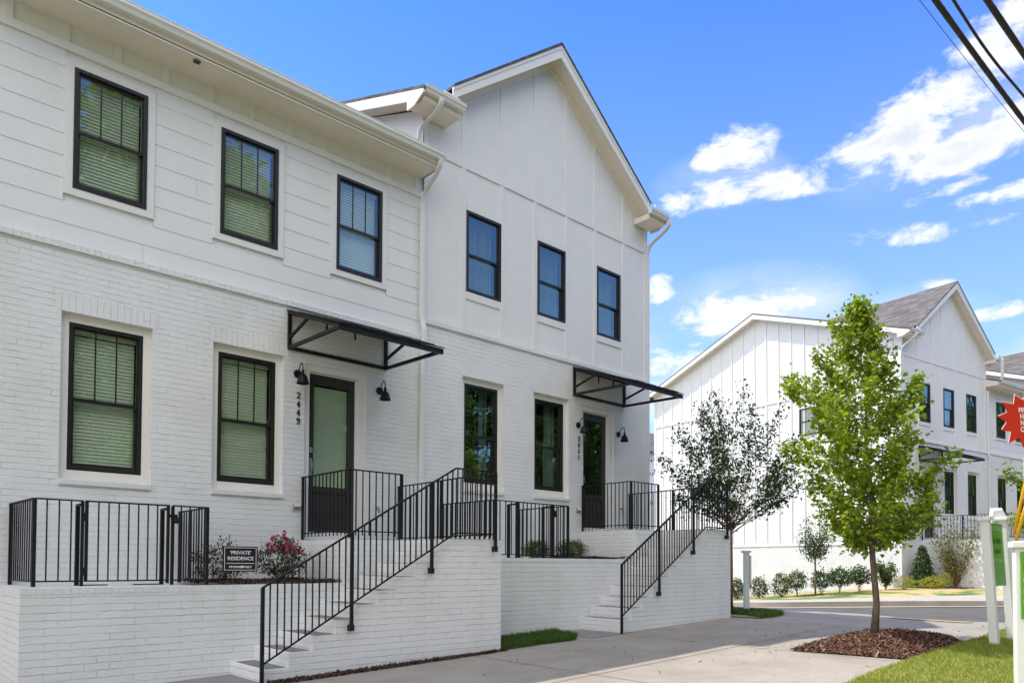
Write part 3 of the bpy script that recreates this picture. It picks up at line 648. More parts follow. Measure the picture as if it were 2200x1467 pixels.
def canopy(root, x0, x1, z, y0=0, proj=1.45):
    """z = bottom of the wall frame; x0..x1 in local units"""
    x0, x1 = sorted((x0, x1)); t = .045; zt = z+.56; fr = z-.03
    m = MB(); m.box(x0, x0+t, y0-t, y0, z, zt); m.box(x1-t, x1, y0-t, y0, z, zt); m.box(x0+t, x1-t, y0-t+.002, y0, z, z+t); m.box(x0+t, x1-t, y0-t+.002, y0, zt-t, zt)
    c = m.build('canopy', BLACK, root)
    for xx in (x0+t/2, x1-t/2):
        MB().bar((xx, y0-t, zt-t/2), (xx, y0-proj, fr+.035), t, t).build('rafter', BLACK, c)
        MB().bar((xx, y0-t, z+t/2), (xx, y0-proj+.02, fr+.02), t*.95, t).build('bottom_arm', BLACK, c)
        MB().bar((xx, y0-t, z+.17), (xx, y0-.58, zt-.24), t*.8, t*.8).build('strut', BLACK, c)
    MB().box(x0-.012, x1+.012, y0-proj-t, y0-proj+.002, fr-.012, fr+.062).build('front_beam', BLACK, c)
    d = MB(); n = 9; sl = (fr+.085-(zt+.012))/proj
    for i in range(n):
        a = x0-.02+(x1-x0+.04)*i/n; b = x0-.02+(x1-x0+.04)*(i+1)/n; up = .012 if i % 2 else 0
        d.prism([(a, y0-.01, zt+.006+up), (a, y0-proj-.07, fr+.062+up), (a, y0-proj-.07, fr+.078+up), (a, y0-.01, zt+.024+up)], (b-a, 0, 0))
    d.build('roof_deck', BLACK, c)
    for fx in (.4, .8): 
        xx = x0+(x1-x0)*fx*.7; MB().box(xx-.012, xx+.012, y0-.3, y0-.28, zt-.28, zt-.1).build('hook', BLACK, c)
    return c
def door(root, x0, x1, z0, z1, handle_left=True, blind=True, y=.13):
    x0, x1 = sorted((x0, x1))
    m = MB(); ring(m, x0-.10, x1+.10, z0-.10, z1+.09, .094, .035, y+.05, .09); ring(m, x0-.006, x1+.006, z0-.01, z1+.005, .02, y-.02, y+.05, .02)
    c = m.build('door_casing', TRIM, root, bevel=.004)
    m = MB(); zs = z0+.70; st = .115
    m.box(x0+.015, x0+st, y, y+.045, z0+.01, z1-.016); m.box(x1-st, x1-.015, y, y+.045, z0+.01, z1-.016)
    m.box(x0+st, x1-st, y, y+.045, z1-.16, z1-.016); m.box(x0+st, x1-st, y, y+.045, zs-.09, zs); m.box(x0+st, x1-st, y, y+.045, z0+.01, z0+.17)
    m.box(x0+st, x1-st, y+.018, y+.03, z0+.17, zs-.09); m.box(x0+st+.05, x1-st-.05, y+.008, y+.017, z0+.23, zs-.15)
    d = m.build('door', DOORM, root, bevel=.004)
    MB().quad((x0+st, y+.022, zs), (x1-st, y+.022, zs), (x1-st, y+.022, z1-.16), (x0+st, y+.022, z1-.16)).build('door_pane', GLASS, d)
    if blind:
        b = MB(); z = zs+.03
        while z < z1-.18:
            b.quad((x0+st+.01, y+.05, z-.0208), (x1-st-.01, y+.05, z-.0208), (x1-st-.01, y+.06, z+.0208), (x0+st+.01, y+.06, z+.0208)); z += .042
        b.build('door_blind', BLIND, d)
    hx = x0+.065 if handle_left else x1-.065
    h = MB(); h.box(hx-.022, hx+.022, y-.012, y, z0+.86, z0+1.12); h.tube([(hx, y-.012, z0+1.06), (hx, y-.05, z0+1.06), (hx, y-.055, z0+.95), (hx, y-.012, z0+.9)], .01, 8)
    h.box(hx-.025, hx+.025, y-.02, y, z0+1.2, z0+1.28); h.build('door_handle', STEEL, d)
    return d
def rect_pipe(pts, w, d): 
    m = MB(); p = [Vector(q) for q in pts]; vs = []
    for q in p: vs += [q+Vector((-w/2, -d/2, 0)), q+Vector((w/2, -d/2, 0)), q+Vector((w/2, d/2, 0)), q+Vector((-w/2, d/2, 0))]
    fs = [(4*i+j, 4*i+(j+1) % 4, 4*i+4+(j+1) % 4, 4*i+4+j) for i in range(len(p)-1) for j in range(4)]
    return m.add(vs, fs)
def gutter_mesh(x0, x1, yf, ztop, h=.118, d=.12):
    """K-style gutter, front lip at yf, running along x"""
    m = MB(); prof = [(yf+d, ztop), (yf+d, ztop-h), (yf+.035, ztop-h), (yf+.02, ztop-h*.62), (yf, ztop-h*.42), (yf, ztop-.012), (yf-.006, ztop-.01), (yf-.006, ztop), (yf+.008, ztop), (yf+.008, ztop-h*.38), (yf+.04, ztop-h+.01), (yf+d-.004, ztop-h+.01)]
    x0, x1 = sorted((x0, x1)); return m.prism([(x0, y, z) for y, z in prof], (x1-x0, 0, 0))

# ---------------------------------------------------------------- the houses
def lower_window(root, x0, x1, z0, z1, inside, seed=0):
    x0, x1 = sorted((x0, x1))
    m = MB(); ring(m, x0-.085, x1+.10, z0-.11, z1+.10, .098, .075, .16, .11)
    m.build('window_casing', CREAM, root, bevel=.003)
    m = MB(); m.prism([(x0-.085, -.03, z0-.185), (x0-.085, -.03, z0-.125), (x0-.085, .15, z0-.10), (x0-.085, .15, z0-.185)], (x1-x0+.185, 0, 0)); m.build('window_sill', COPING, root, bevel=.004)
    return window(root, x0+.01, x1+.01, z0, z1, .085, inside, seed=seed)
def brick_ground_floor(root, W, zb, zl, lw, dr, insides, holes_extra=(), side=None):
    holes = [(min(a,b)-.085, max(a,b)+.10, c-.12, d+.10) for a, b, c, d in lw]
    if dr: holes.append((min(dr[0], dr[1])-.10, max(dr[0], dr[1])+.10, dr[2]-.10, dr[3]+.09))
    wall_holes(0, W, zb, zl, holes, 0, .16).build('brick_wall', WALLBRICK, root)
    for (a, b, c, d) in holes[:len(lw)]:
        MB().box(a-.06, b+.06, -.0035, .004, d, d+.215).build('soldier_course', SOLDIER, root)
    m = MB(); m.prism([(0, -.035, zl), (0, -.035, zl+.075), (0, .045, zl+.113), (0, .045, zl)], (W, 0, 0)); m.build('brick_ledge', SOLDIER, root)
    for i, (a, b, c, d) in enumerate(lw): lower_window(root, a, b, c, d, insides[i], i)
    if dr: door(root, dr[0], dr[1], dr[2], dr[3], True, insides[0] == 'blind')
def fittings(root, W, fx, lamps, num, numx, numz, box, bib, can):
    for x, z in lamps: lamp(root, fx(x), z)
    if num:
        for i, ch in enumerate(num): digit(root, ch, fx(numx), numz-.125*i-.09, .092, 0)
    if box:
        x, z = fx(box[0]), box[1]
        m = MB(); m.box(x-.055, x+.055, -.045, 0, z-.04, z+.04); b = m.build('outlet_box', STEEL, root, bevel=.006)
        MB().box(x-.05, x+.05, -.058, -.046, z-.01, z+.035).build('box_cover', WPLAS, b, bevel=.004)
    if bib:
        x, z = fx(bib[0]), bib[1]
        m = MB(); m.tube([(x, 0, z+.03), (x, -.05, z+.03), (x, -.08, z+.01), (x, -.085, z-.035)], .011, 8); m.lathe([(0, 0), (.028, 0), (.028, .008), (0, .008)], (x, -.05, z+.05), 10); m.build('hose_bib', BRASS, root, smooth=False)
    if can: canopy(root, fx(can[0]), fx(can[1]), can[2])
def siding_house(root, W, dz, fx, lw, uw, dr, insides, zb, zroof=8.0, left_end=True, uinside=('blind',)*3):
    z = lambda v: v+dz
    zl = z(5.235)
    brick_ground_floor(root, W, zb, zl, lw, dr, insides)
    # lap siding, real overlapping boards
    casings = [(min(a,b)-.095, max(a,b)+.095, c-.095, d+.095) for a, b, c, d in uw]
    m = MB(); z0 = zl+.105; k = 0; top = z(7.66); zz = z(5.292); rr = random.Random(3)
    while zz < top:
        z1 = min(zz+.2695, top); xs = [0, W]
        cuts = sorted([rr.uniform(.6, W-.6)] if k % 2 == 0 else [])
        segs = [(0, W)]
        for c in cuts: segs = [(0, c-.0015), (c+.0015, W)]
        for (a, b) in segs:
            parts = [(a, b)]
            for (c0, c1, d0, d1) in casings:
                if zz < d1-.002 and z1 > d0+.002:
                    np_ = []
                    for p, q in parts:
                        if q <= c0 or p >= c1: np_.append((p, q)); continue
                        if p < c0: np_.append((p, c0))
                        if q > c1: np_.append((c1, q))
                    parts = np_
            for p, q in parts:
                bo, to = max(zz, z0), z1
                m.add([(p,.035,to),(q,.035,to),(q,.028,bo),(p,.028,bo),(p,.045,bo),(q,.045,bo)], [(3,2,1,0),(4,5,2,3)])
        zz = z1; k += 1
    m.build('siding_wall', WHITE, root)
    # backing so that board joints stay closed, with window openings
    wall_holes(0, W, zl+.02, z(8.05), [(min(a,b), max(a,b), c, d) for a, b, c, d in uw], .046, .1).build('sheathing', WHITE, root)
    for i, (a, b, c, d) in enumerate(uw):
        a, b = sorted((a, b)); m = MB(); ring(m, a-.094, b+.094, c-.094, d+.094, .093, .013, .044); m.build('window_casing', TRIM, root, bevel=.004)
        window(root, a, b, c, d, .012, uinside[i], seed=10+i)
    m = MB(); m.box(0, W, .005, .045, z(7.655), z(7.755))
    n = int(W/.573)
    for i in range(n+1):
        x = .87+.573*(i-1)
        if 0 < x < W-.08: m.box(x-.045, x+.045, .022, .045, z(7.755), z(8.0))
    m.box(0, W, .02, .045, z(7.95), z(8.02)) if False else None
    m.build('frieze_trim', TRIM, root)
    m = MB(); m.box(0, W, -.47, .05, z(7.985), z(8.0)); m.box(0, W, -.47, -.445, z(7.965), z(8.13)); m.build('eave', EAVE, root)
    for xa in (.0, W-.022):
        MB().prism([(xa, -.47, z(7.985)), (xa, -.50, z(8.10)), (xa, -.47, z(8.135)), (xa, .0, z(8.30)), (xa, .0, z(7.985))], (.02, 0, 0)).build('eave_end', EAVE, root)
    v = MB().lathe([(0, -.012), (.045, -.012), (.05, -.004), (.05, 0)], (fx(2.27), -.36, z(7.984)), 16).build('soffit_vent', STEEL, root)
    s = MB()
    for i in range(4): s.box(fx(2.27)-.04, fx(2.27)+.04, -.39+.02*i, -.384+.02*i, z(7.965), z(7.972))
    s.build('vent_louvre', BARK, v)
    gutter_mesh(-.02, W+.02, -.585, z(8.185)).build('gutter', ALU, root, bevel=.002)
    # roof, ridge along x
    m = MB(); sl = .36; yr = 6.3; ze = z(8.13)
    m.prism([(0, -.5, ze), (0, yr, ze+sl*(yr+.5)), (0, 2*yr+.5, ze), (0, 2*yr+.5, ze+.05), (0, yr, ze+sl*(yr+.5)+.05), (0, -.5, ze+.05)], (W, 0, 0)); m.build('roof', SHINGLE, root)
    m = MB(); m.quad((W, 12.3, zb), (0, 12.3, zb), (0, 12.3, z(8.1)), (W, 12.3, z(8.1)))
    m.poly([(0, .1, zb), (0, 12.3, zb), (0, 12.3, z(8.05)), (0, yr, z(10.4)), (0, .1, z(8.05))]); m.build('rear_wall', WHITE, root)
    m = MB(); m.box(.05, W-.05, .9, 1.0, zb, z(8)); m.box(.05, W-.05, .16, 1.0, z(5.15), z(5.2)); m.box(.02, .05, .17, 1, zb, z(8)); m.box(W-.05, W-.02, .17, 1, zb, z(8)); m.box(.05, W-.05, .17, 1, z(7.96), z(7.98)); m.build('interior', DARK, root)
def gable_house(root, W, dz, fx, lw, uw, dr, insides, uinsides, zb, bat, apex, zapex, gl, gr, zband, zeave, mirror=False, side_detail=False):
    z = lambda v: v+dz
    zl = z(5.535)
    brick_ground_floor(root, W, zb, zl, lw, dr, insides)
    sl = .76; ey = .36; yr = 6.3
    ypl = .03
    # upper wall
    holes = [(min(a,b), max(a,b), c, d) for a, b, c, d in uw]
    m = wall_holes(0, W, zl+.03, zband, holes, ypl, .1)
    zs = lambda x: zapex-.10-sl*abs(x-apex)
    m.poly([(0, ypl, zband), (W, ypl, zband), (W, ypl, max(zs(W), zeave-.05)), (min(W, gr), ypl, zs(min(W, gr))), (apex, ypl, zs(apex)), (max(gl, 0), ypl, zs(max(gl, 0))), (0, ypl, max(zs(0), zeave-.05))]); m.build('upper_wall', WHITE, root)
    m = MB()
    m.box(.0, W, ypl-.022, ypl+.001, zband-.085, zband)
    for x in bat:
        x = fx(x); top = zs(x)-.02
        seg = [(zl+.1, zband-.085), (zband, top)]
        for a, b in seg: m.box(x-.045, x+.045, ypl-.018, ypl+.001, a, b)
    m.box(0, .09, ypl-.024, ypl+.001, zl+.1, zeave-.1); m.box(W-.09, W, ypl-.024, ypl+.001, zl+.1, zeave-.1)
    for a, b, c, d in holes:
        m.box(a-.001, b+.001, ypl-.022, ypl+.001, c-.13, c-.001); m.box(a-.001, b+.001, ypl-.022, ypl+.001, d+.001, d+.14)
    m.build('batten_trim', TRIM, root)
    for i, (a, b, c, d) in enumerate(uw): window(root, a, b, c, d, .022, uinsides[i], seed=20+i)
    # cross gable roof: shingles, barge board, soffit
    yo = -.30
    ends = [(gl, zapex-sl*abs(gl-apex)), (gr, zapex-sl*abs(gr-apex))]
    m = MB()
    for (ex, ez) in ends:
        m.prism([(apex, yo-.025, zapex), (ex, yo-.025, ez), (ex, yo-.025, ez+.045), (apex, yo-.025, zapex+.055)], (0, yr+.4, 0))
    m.build('gable_roof', SHINGLE, root)
    for (ex, ez) in ends:
        m = MB(); m.prism([(apex, yo, zapex-.003), (ex, yo, ez-.003), (ex, yo, ez-.20), (apex, yo, zapex-.245)], (0, .03, 0)); m.build('barge_board', TRIM, root)
        m = MB(); m.prism([(apex, yo-.012, zapex-.003), (ex, yo-.012, ez-.003), (ex, yo-.012, ez-.06), (apex, yo-.012, zapex-.07)], (0, .011, 0)); m.build('drip_edge', TRIM, root)
        m = MB(); m.prism([(apex, yo+.03, zapex-.14), (ex, yo+.03, ez-.14), (ex, yo+.03, ez-.155), (apex, yo+.03, zapex-.155)], (0, -yo, 0)); m.build('soffit', EAVE, root)
        m = MB(); m.prism([(apex, ypl-.03, zapex-.155), (ex, ypl-.03, ez-.155), (ex, ypl-.03, ez-.28), (apex, ypl-.03, zapex-.32)], (0, .028, 0)); m.build('frieze_board', EAVE, root)
    # main roof, ridge along x
    msl = .36; ze = zeave-.04
    m = MB()
    for xa, xb_, ys in ((-.36, gl+.0, -.47), (gl+.0, gr+.04, .06), (gr+.04, W+.14, -.47)):
        zy = ze+msl*(ys+.47)
        m.prism([(xa, ys, zy), (xa, yr, ze+msl*(yr+.47)), (xa, 2*yr+.47, ze), (xa, 2*yr+.47, ze+.05), (xa, yr, ze+msl*(yr+.47)+.05), (xa, ys, zy+.05)], (xb_-xa, 0, 0))
    m.build('main_roof', SHINGLE, root)
    # rake boards of the main roof
    for xs_, s in ((-.36, -1), (W+.10, 1)):
        m = MB(); m.prism([(xs_, -.46, ze-.005), (xs_, yr, ze+msl*(yr+.46)-.005), (xs_, 2*yr+.46, ze-.005), (xs_, 2*yr+.46, ze-.17), (xs_, yr, ze+msl*(yr+.46)-.19), (xs_, 0, ze-.02), (xs_, 0, ze-.17), (xs_, -.2, ze-.17), (xs_, -.46, ze-.06)], (.03, 0, 0)); m.build('rake_board', TRIM, root)
        m = MB(); xi = xs_+.03; wd = .33 if s < 0 else -.12
        m.prism([(xi, 0, ze+.05), (xi, yr, ze+msl*(yr+.46)-.13), (xi, 2*yr, ze+.05), (xi, 2*yr, ze+.035), (xi, yr, ze+msl*(yr+.46)-.145), (xi, 0, ze+.035)], (wd, 0, 0)); m.build('rake_soffit', EAVE, root)
    # gutter returns either side of the gable
    sideL, sideR = (-.36, gl+.12), (gr-.25, W+.12)
    for a, b in (sideL, sideR):
        m = MB(); m.box(a+.06, b-.04, -.40, ypl-.024, zeave-.17, zeave-.05); m.build('eave_return', EAVE, root, bevel=.004)
        gutter_mesh(a+.03, b+.0, -.52, zeave+.03, .11, .11).build('gutter', ALU, root, bevel=.002)
    MB().prism([(gr-.04, -.43, zeave+.0), (gr+.30, -.43, zeave+.0), (gr+.30, -.43, zeave+.15), (gr-.0, -.43, zeave+.19)], (0, .02, 0)).build('diverter', ALU, root)
    MB().prism([(gl-.28, -.43, zeave+.0), (gl+.04, -.43, zeave+.0), (gl+.04, -.43, zeave+.13), (gl-.28, -.43, zeave+.14)], (0, .02, 0)).build('diverter', ALU, root)
    # side and rear walls
    for xw in (0, W):
        m = MB(); m.poly([(xw, 0, zb-1.4), (xw, 12.6, zb-1.4), (xw, 12.6, ze-.0), (xw, yr, ze+msl*(yr+.2)), (xw, .0, ze-.0)]); m.build('side_wall', WHITE, root)
    MB().quad((0, 12.6, zb-1.4), (W, 12.6, zb-1.4), (W, 12.6, ze), (0, 12.6, ze)).build('rear_wall', WHITE, root)
    m = MB(); m.box(.05, W-.05, 1.3, 1.4, zb, z(8.3)); m.box(.05, W-.05, .16, 1.3, z(5.25), z(5.3)); m.box(.02, .05, .17, 1.3, zb, z(8.3)); m.box(W-.05, W-.02, .17, 1.3, zb, z(8.3)); m.box(.05, W-.05, .17, 1.3, z(8.25), z(8.3)); m.build('interior', DARK, root)

A0, B0, WA, WB = 1.04, 7.17, 6.13, 6.17
houseA = empty('townhouse', (A0, 10, 0), 0, 'white townhouse numbered 2449 with lap siding over painted brick, leftmost', 'house', 'white brick townhouses')
sub = lambda l, o: [(a-o, b-o, c, d) for a, b, c, d in l]
idf = lambda x: x
siding_house(houseA, WA, 0, lambda x: x, sub([(2.006,2.84,2.61,4.395),(3.793,4.618,2.615,4.395)], A0), sub([(2.012,2.838,6.01,7.482),(3.78,4.605,6.01,7.475),(5.553,6.363,6.005,7.475)], A0),
    (5.15-A0, 5.975-A0, 1.96, 4.37), ('blind', 'blind'), .0)
fittings(houseA, WA, idf, [(4.93-A0, 4.27), (6.33-A0, 4.25)], '2449', 4.947-A0, 4.0, (4.93-A0, 2.33), (6.29-A0, 2.34), (4.765-A0, 6.455-A0, 4.60))
xd = 7.115-A0
pp = smooth3([(xd+.0, -.53, 8.07), (xd, -.52, 7.98), (xd, -.40, 7.86), (xd, -.2, 7.76), (xd, -.075, 7.66), (xd, -.045, 7.5)], 2)+[Vector((xd, -.045, 5.75)), Vector((xd, -.05, 5.6)), Vector((xd+.01, -.10, 5.38)), Vector((xd+.01, -.10, 5.2)), Vector((xd+.01, -.05, 5.05)), Vector((xd+.01, -.045, 1.9))]
rect_pipe(pp, .075, .055).build('downspout', ALU, houseA, bevel=.006)

houseB = empty('townhouse', (B0, 10, 0), 0, 'white gabled townhouse numbered 2451 with board and batten above painted brick', 'house', 'white brick townhouses')
batB = [x-B0 for x in (8.04, 8.955, 9.81, 10.70, 11.575, 12.51)]
gable_house(houseB, WB, 0, idf, sub([(8.115,8.905,2.94,4.70),(9.857,10.665,2.942,4.70)], B0), sub([(8.117,8.935,6.315,7.775),(9.89,10.672,6.315,7.77),(11.633,12.41,6.303,7.765)], B0),
    (11.235-B0, 12.06-B0, 2.25, 4.66), ('side_curtain', 'side_curtain'), ('curtain', 'curtain', 'curtain'), .0, batB, 10.2-B0, 11.60, 7.55-B0, 13.06-B0, 8.585, 9.20)
fittings(houseB, WB, idf, [(11.03-B0, 4.32), (12.31-B0, 4.29)], '2451', 11.05-B0, 4.09, (11.03-B0, 2.60), (12.38-B0, 2.66), (10.875-B0, 12.515-B0, 4.90))
xr = 7.13-B0
pp = smooth3([(xr+.02, -.50, 9.12), (xr+.02, -.49, 9.02), (xr+.0, -.36, 8.92), (xr-.05, -.16, 8.84), (xr-.08, -.03, 8.76), (xr-.08, .0, 8.6)], 2)+[Vector((xr-.08, .0, 8.24))]
rect_pipe(pp, .075, .06).build('downspout', ALU, houseB, bevel=.006)
xr = WB+.045
pp = smooth3([(xr+.08, -.50, 9.12), (xr+.08, -.49, 9.0), (xr+.05, -.30, 8.86), (xr+.02, -.08, 8.74), (xr, .02, 8.64), (xr, .04, 8.5)], 2)+[Vector((xr, .04, .5))]
rect_pipe(pp, .08, .085).build('downspout', ALU, houseB, bevel=.006)

u2 = Vector((math.cos(YAW2), math.sin(YAW2), 0)); v2 = Vector((-math.sin(YAW2), math.cos(YAW2), 0))
C0 = Vector((28.37, 9.87, 0)); WC = 6.4
houseC = empty('townhouse', C0, YAW2, 'white gabled corner townhouse across the side street with sunlit batten side wall', 'house', 'white brick townhouses')
gable_house(houseC, WC, .57, idf, [(3.0,3.78,3.52,5.16),(4.83,5.6,3.52,5.16)], [(1.16,1.96,6.875,8.35),(2.96,3.76,6.86,8.36),(4.76,5.56,6.86,8.37)],
    (1.5, 2.35, 2.55, 5.02), ('side_curtain', 'side_curtain'), ('side_curtain', 'side_curtain', 'none'), .1, [1.06, 2.06, 2.86, 3.86, 4.66, 5.66], 3.43, 12.47, .45, 6.5, 9.25, 9.95)
fittings(houseC, WC, idf, [(2.75, 4.75)], None, 0, 0, None, None, (1.05, 2.75, 5.38))
# side wall detail of the corner house (facing the side street)
m = MB(); m.box(-.045, .0, -.001, 12.55, -1.4, 2.30); m.build('side_brick', SIDEBRICK, houseC)
MB().prism([(-.07, -.02, 2.30), (-.07, -.02, 2.345), (0, -.02, 2.40), (0, -.02, 2.30)], (0, 12.6, 0)).build('side_ledge', TRIM, houseC)
m = MB(); ze = 9.91
rz = lambda y: ze+.36*((y if y < 6.3 else 12.6-y)+.2)-.02
y = .36
while y < 12.5:
    m.box(-.036, .001, y-.025, y+.025, 2.40, rz(y)-.05); y += .612
m.box(-.024, .0, .0, .12, 2.40, rz(.1)-.05); m.box(-.024, 0, 12.48, 12.6, 2.40, rz(12.5)-.05)
m.box(-.03, 0, 4.9, 12.5, 8.36, 8.46) ; m.box(-.03, 0, .1, 4.9, 8.36, 8.46); m.box(-.03, 0, .1, 12.5, 5.2, 5.3)
m.build('side_battens', TRIM, houseC)
m = MB(); m.prism([(-.028, 0, rz(0)+.02), (-.028, 6.3, rz(6.3)), (-.028, 12.6, rz(12.6)+.02), (-.028, 12.6, rz(12.6)-.14), (-.028, 6.3, rz(6.3)-.16), (-.028, 0, rz(0)-.14)], (.03, 0, 0)); m.build('side_frieze', TRIM, houseC)
sw_ = empty('side_window', (0, 0, 0), 0, parent=houseC)
m = MB(); m.quad((-.01, 3.35, 6.85), (-.01, 4.2, 6.85), (-.01, 4.2, 7.85), (-.01, 3.35, 7.85)); g = m.build('side_pane', GLASS, sw_)
m = MB()
for a, b, c, d in ((3.3, 3.35, 6.8, 7.9), (4.2, 4.25, 6.8, 7.9), (3.35, 4.2, 6.8, 6.85), (3.35, 4.2, 7.85, 7.9), (3.35, 4.2, 7.33, 7.37)): m.box(-.05, .0, a, b, c, d)
m.build('side_frame', FRAME, sw_)
m = MB(); m.box(-.0015, .0, 3.35, 4.2, 6.85, 7.85); m.build('side_dark_sheet', DARK, sw_)  # flat dark sheet in place of the unlit room behind the pane
pp = smooth3([(.02, -.50, 9.86), (.0, -.49, 9.75), (-.05, -.3, 9.6), (-.07, -.08, 9.46), (-.065, .03, 9.34), (-.065, .06, 9.1)], 2)+[Vector((-.065, .06, 2.62)), Vector((-.10, .06, 2.45)), Vector((-.13, .06, 2.2)), Vector((-.10, .06, .9)), Vector((-.12, .02, .66)), Vector((-.2, -.25, .6))]
rect_pipe(pp, .08, .10).build('downspout', ALU, houseC, bevel=.006)
D0 = C0+u2*WC
houseD = empty('townhouse', D0, YAW2, 'white lap sided townhouse at the right edge beyond the corner house', 'house', 'white brick townhouses')
siding_house(houseD, WC, .87, idf, [(.99,1.8,3.5,5.2),(2.75,3.55,3.5,5.2)], [(.87,1.68,6.875,8.37),(2.65,3.45,6.875,8.37),(4.4,5.2,6.875,8.37)], (4.3, 5.1, 2.55, 5.0), ('none', 'none'), .1, uinside=('none',)*3)
rect_pipe([Vector((.25, -.5, 10.0)), Vector((.25, -.5, 9.3)), Vector((.25, -.46, 9.1)), Vector((.2, -.3, 9.05))], .08, .08).build('downspout', ALU, houseD)
m = MB(); rect_pipe([Vector((.03, -.05, 8.7)), Vector((.03, -.05, 6.1)), Vector((.08, -.11, 5.9)), Vector((.08, -.05, 5.7)), Vector((.08, -.05, 1.0))], .075, .06).build('downspout', ALU, houseD)

houseL = empty('townhouse', (A0-WB, 10, 0), 0, 'white gabled townhouse adjoining on the left, beyond the frame', 'house', 'white brick townhouses')
gable_house(houseL, WB, -.3, idf, sub([(8.115,8.905,2.64,4.40),(9.857,10.665,2.642,4.40)], B0), sub([(8.117,8.935,6.015,7.475),(9.89,10.672,6.015,7.47),(11.633,12.41,6.003,7.465)], B0),
    (11.235-B0, 12.06-B0, 1.95, 4.36), ('side_curtain', 'side_curtain'), ('curtain', 'curtain', 'curtain'), .0, batB, 10.2-B0, 11.30, 7.55-B0, 13.06-B0, 8.285, 8.90)
# far unfinished house seen through the gap
hw = empty('unfinished_house', (39.1, 29.0, Gf(39, 29)), R(-9), 'distant half built house in white wrap seen in the gap left of the corner house', 'house')
WRAP = simple('house_wrap', (.66, .64, .68), .6, noise=.05)
m = MB(); m.box(-5, 4, 0, 8, -2, 9.7); m.build('wrapped_wall', WRAP, hw)
MB().prism([(-5.3, -.3, 9.4), (4.3, -.3, 9.4), (4.3, 4, 11.6), (-5.3, 4, 11.6)], (0, 0, .15)).build('roof', SHINGLE, hw)
WRM = simple('wrap_print', (.22, .25, .3), .6)
m = MB()
for k in range(4):
    for j in range(3): m.box(-.35+.2*j, -.25+.2*j, -.01, 0, 8.0-1.9*k, 8.2-1.9*k)
m.build('wrap_print', WRM, hw)

# ---------------------------------------------------------------- stairs and retaining walls
def stairs(name, x_first, run, n, z_first, rise, x_end, yf, yb, zb, land_x0, label, yl=8.6, ywall=9.998):
    root = empty(name, (x_first, yf, zb+.2), 0, label, 'stairs', 'painted brick entrance stairs')
    o = Vector((x_first, yf, zb+.2)); zland = z_first+rise*n
    pts = [(x_first, zb)]
    for i in range(n):
        x = x_first+run*i; z = z_first+rise*i; pts += [(x, z), (x+run, z)]
    xl = x_first+run*n; pts += [(xl, zland), (x_end, zland), (x_end, zb)]
    m = MB(); m.prism([(p[0]-o.x, 0, p[1]-o.z) for p in pts], (0, yb-yf, 0)); m.build('brick_flight', BRICK, root)
    m = MB(); m.box(land_x0-o.x, x_end-o.x, yl-o.y, ywall-o.y, zb-o.z, zland-o.z-.0005) if yl <= yb else None
    if yl > yb: m.box(xl-o.x, x_end-o.x, yb-o.y, yl-o.y, zb-o.z, zland-o.z-.0005); m.box(land_x0-o.x, x_end-o.x, yl-o.y, ywall-o.y, zb-o.z, zland-o.z-.0008)
    m.build('brick_landing', BRICK, root)
    for i in range(n):
        x = x_first+run*i; z = z_first+rise*i
        MB().box(x+.055-o.x, x+run-.004-o.x, .06, yb-yf-.03, z-o.z, z+.005-o.z).build('tread', TREAD, root)
        MB().box(x-.008-o.x, x+run-o.x-.002 if False else x+.052-o.x, -.008, yb-yf-.001, z-.066-o.z, z+.006-o.z)
    MB().box(xl+.055-o.x, x_end-.06-o.x, .06, 1.0, zland-o.z, zland+.005-o.z).build('landing_slab', TREAD, root)
    m = MB(); m.box(land_x0+.06-o.x, x_end-.06-o.x, 1.06, ywall-o.y, zland-o.z, zland+.004-o.z); m.build('landing_slab', TREAD, root)
    return root
stairs('brick_stairs', 3.379, .2825, 9, .358, .1637, 6.76, 7.55, 8.46, -.1, 4.96, 'larger white painted brick stairs in the foreground right of the black sign')
stairs('brick_stairs', 9.39, .272, 9, .605, .1735, 12.69, 7.55, 8.46, .0, 11.08, 'further white painted brick stairs ending beside the crape myrtle')
def ret_wall(x0, x1, yf, zt, zb, label, soil=None):
    root = empty('retaining_wall', (x0, yf, zb), 0, label, 'wall', 'painted brick retaining walls')
    MB().box(0, x1-x0, 0, 9.995-yf, 0, zt-zb-.06).build('brick_face', BRICK, root)
    m = MB(); m.box(-.004, x1-x0, -.004, .20, zt-zb-.06, zt-zb); m.box(-.004, .2, .2, 9.995-yf, zt-zb-.06, zt-zb-.001); m.build('rowlock_coping', SOLDIER, root)
    m = MB(); m.box(.2, x1-x0, .2, 9.994-yf, zt-zb-.06, zt-zb-.03); m.build('planter_fill', COPING, root)
    return root
ret_wall(1.325, 4.958, 8.462, 1.243, -.05, 'white painted brick retaining wall under the leftmost gated guard rail')
ret_wall(6.765, 11.075, 8.462, 1.60, .1, 'white painted brick retaining wall between the two staircases')
# soil in the beds
def bed(pts, z, n, label, seed):
    m = MB(); m.poly([(x, y, z) for x, y in pts]); o = m.build('mulch_bed', SOIL); tag(o, label, 'mulch', kind='stuff')
    mulch('bark_chips', pts, n, .045, CHIPD, seed, lambda x, y: z+.005+.02*math.sin(x*7)*math.sin(y*6), label.replace('mulch bed', 'bark chips'))
bed([(3.35,8.7),(4.95,8.7),(4.95,9.98),(3.35,9.98)], 1.262, 2500, 'dark mulch bed under the roses beside the black sign', 11)
bed([(9.65,8.7),(11.07,8.7),(11.07,9.98),(9.65,9.98)], 1.615, 1500, 'dark mulch bed under the round boxwood beside the second stairs', 12)
mulch('bark_chips', [(3.4,7.36),(6.8,7.46),(6.8,7.545),(3.4,7.545)], 1800, .045, CHIPD, 13, lambda x, y: Gf(x, y)+.012, 'thin strip of dark mulch along the foot of the first staircase')
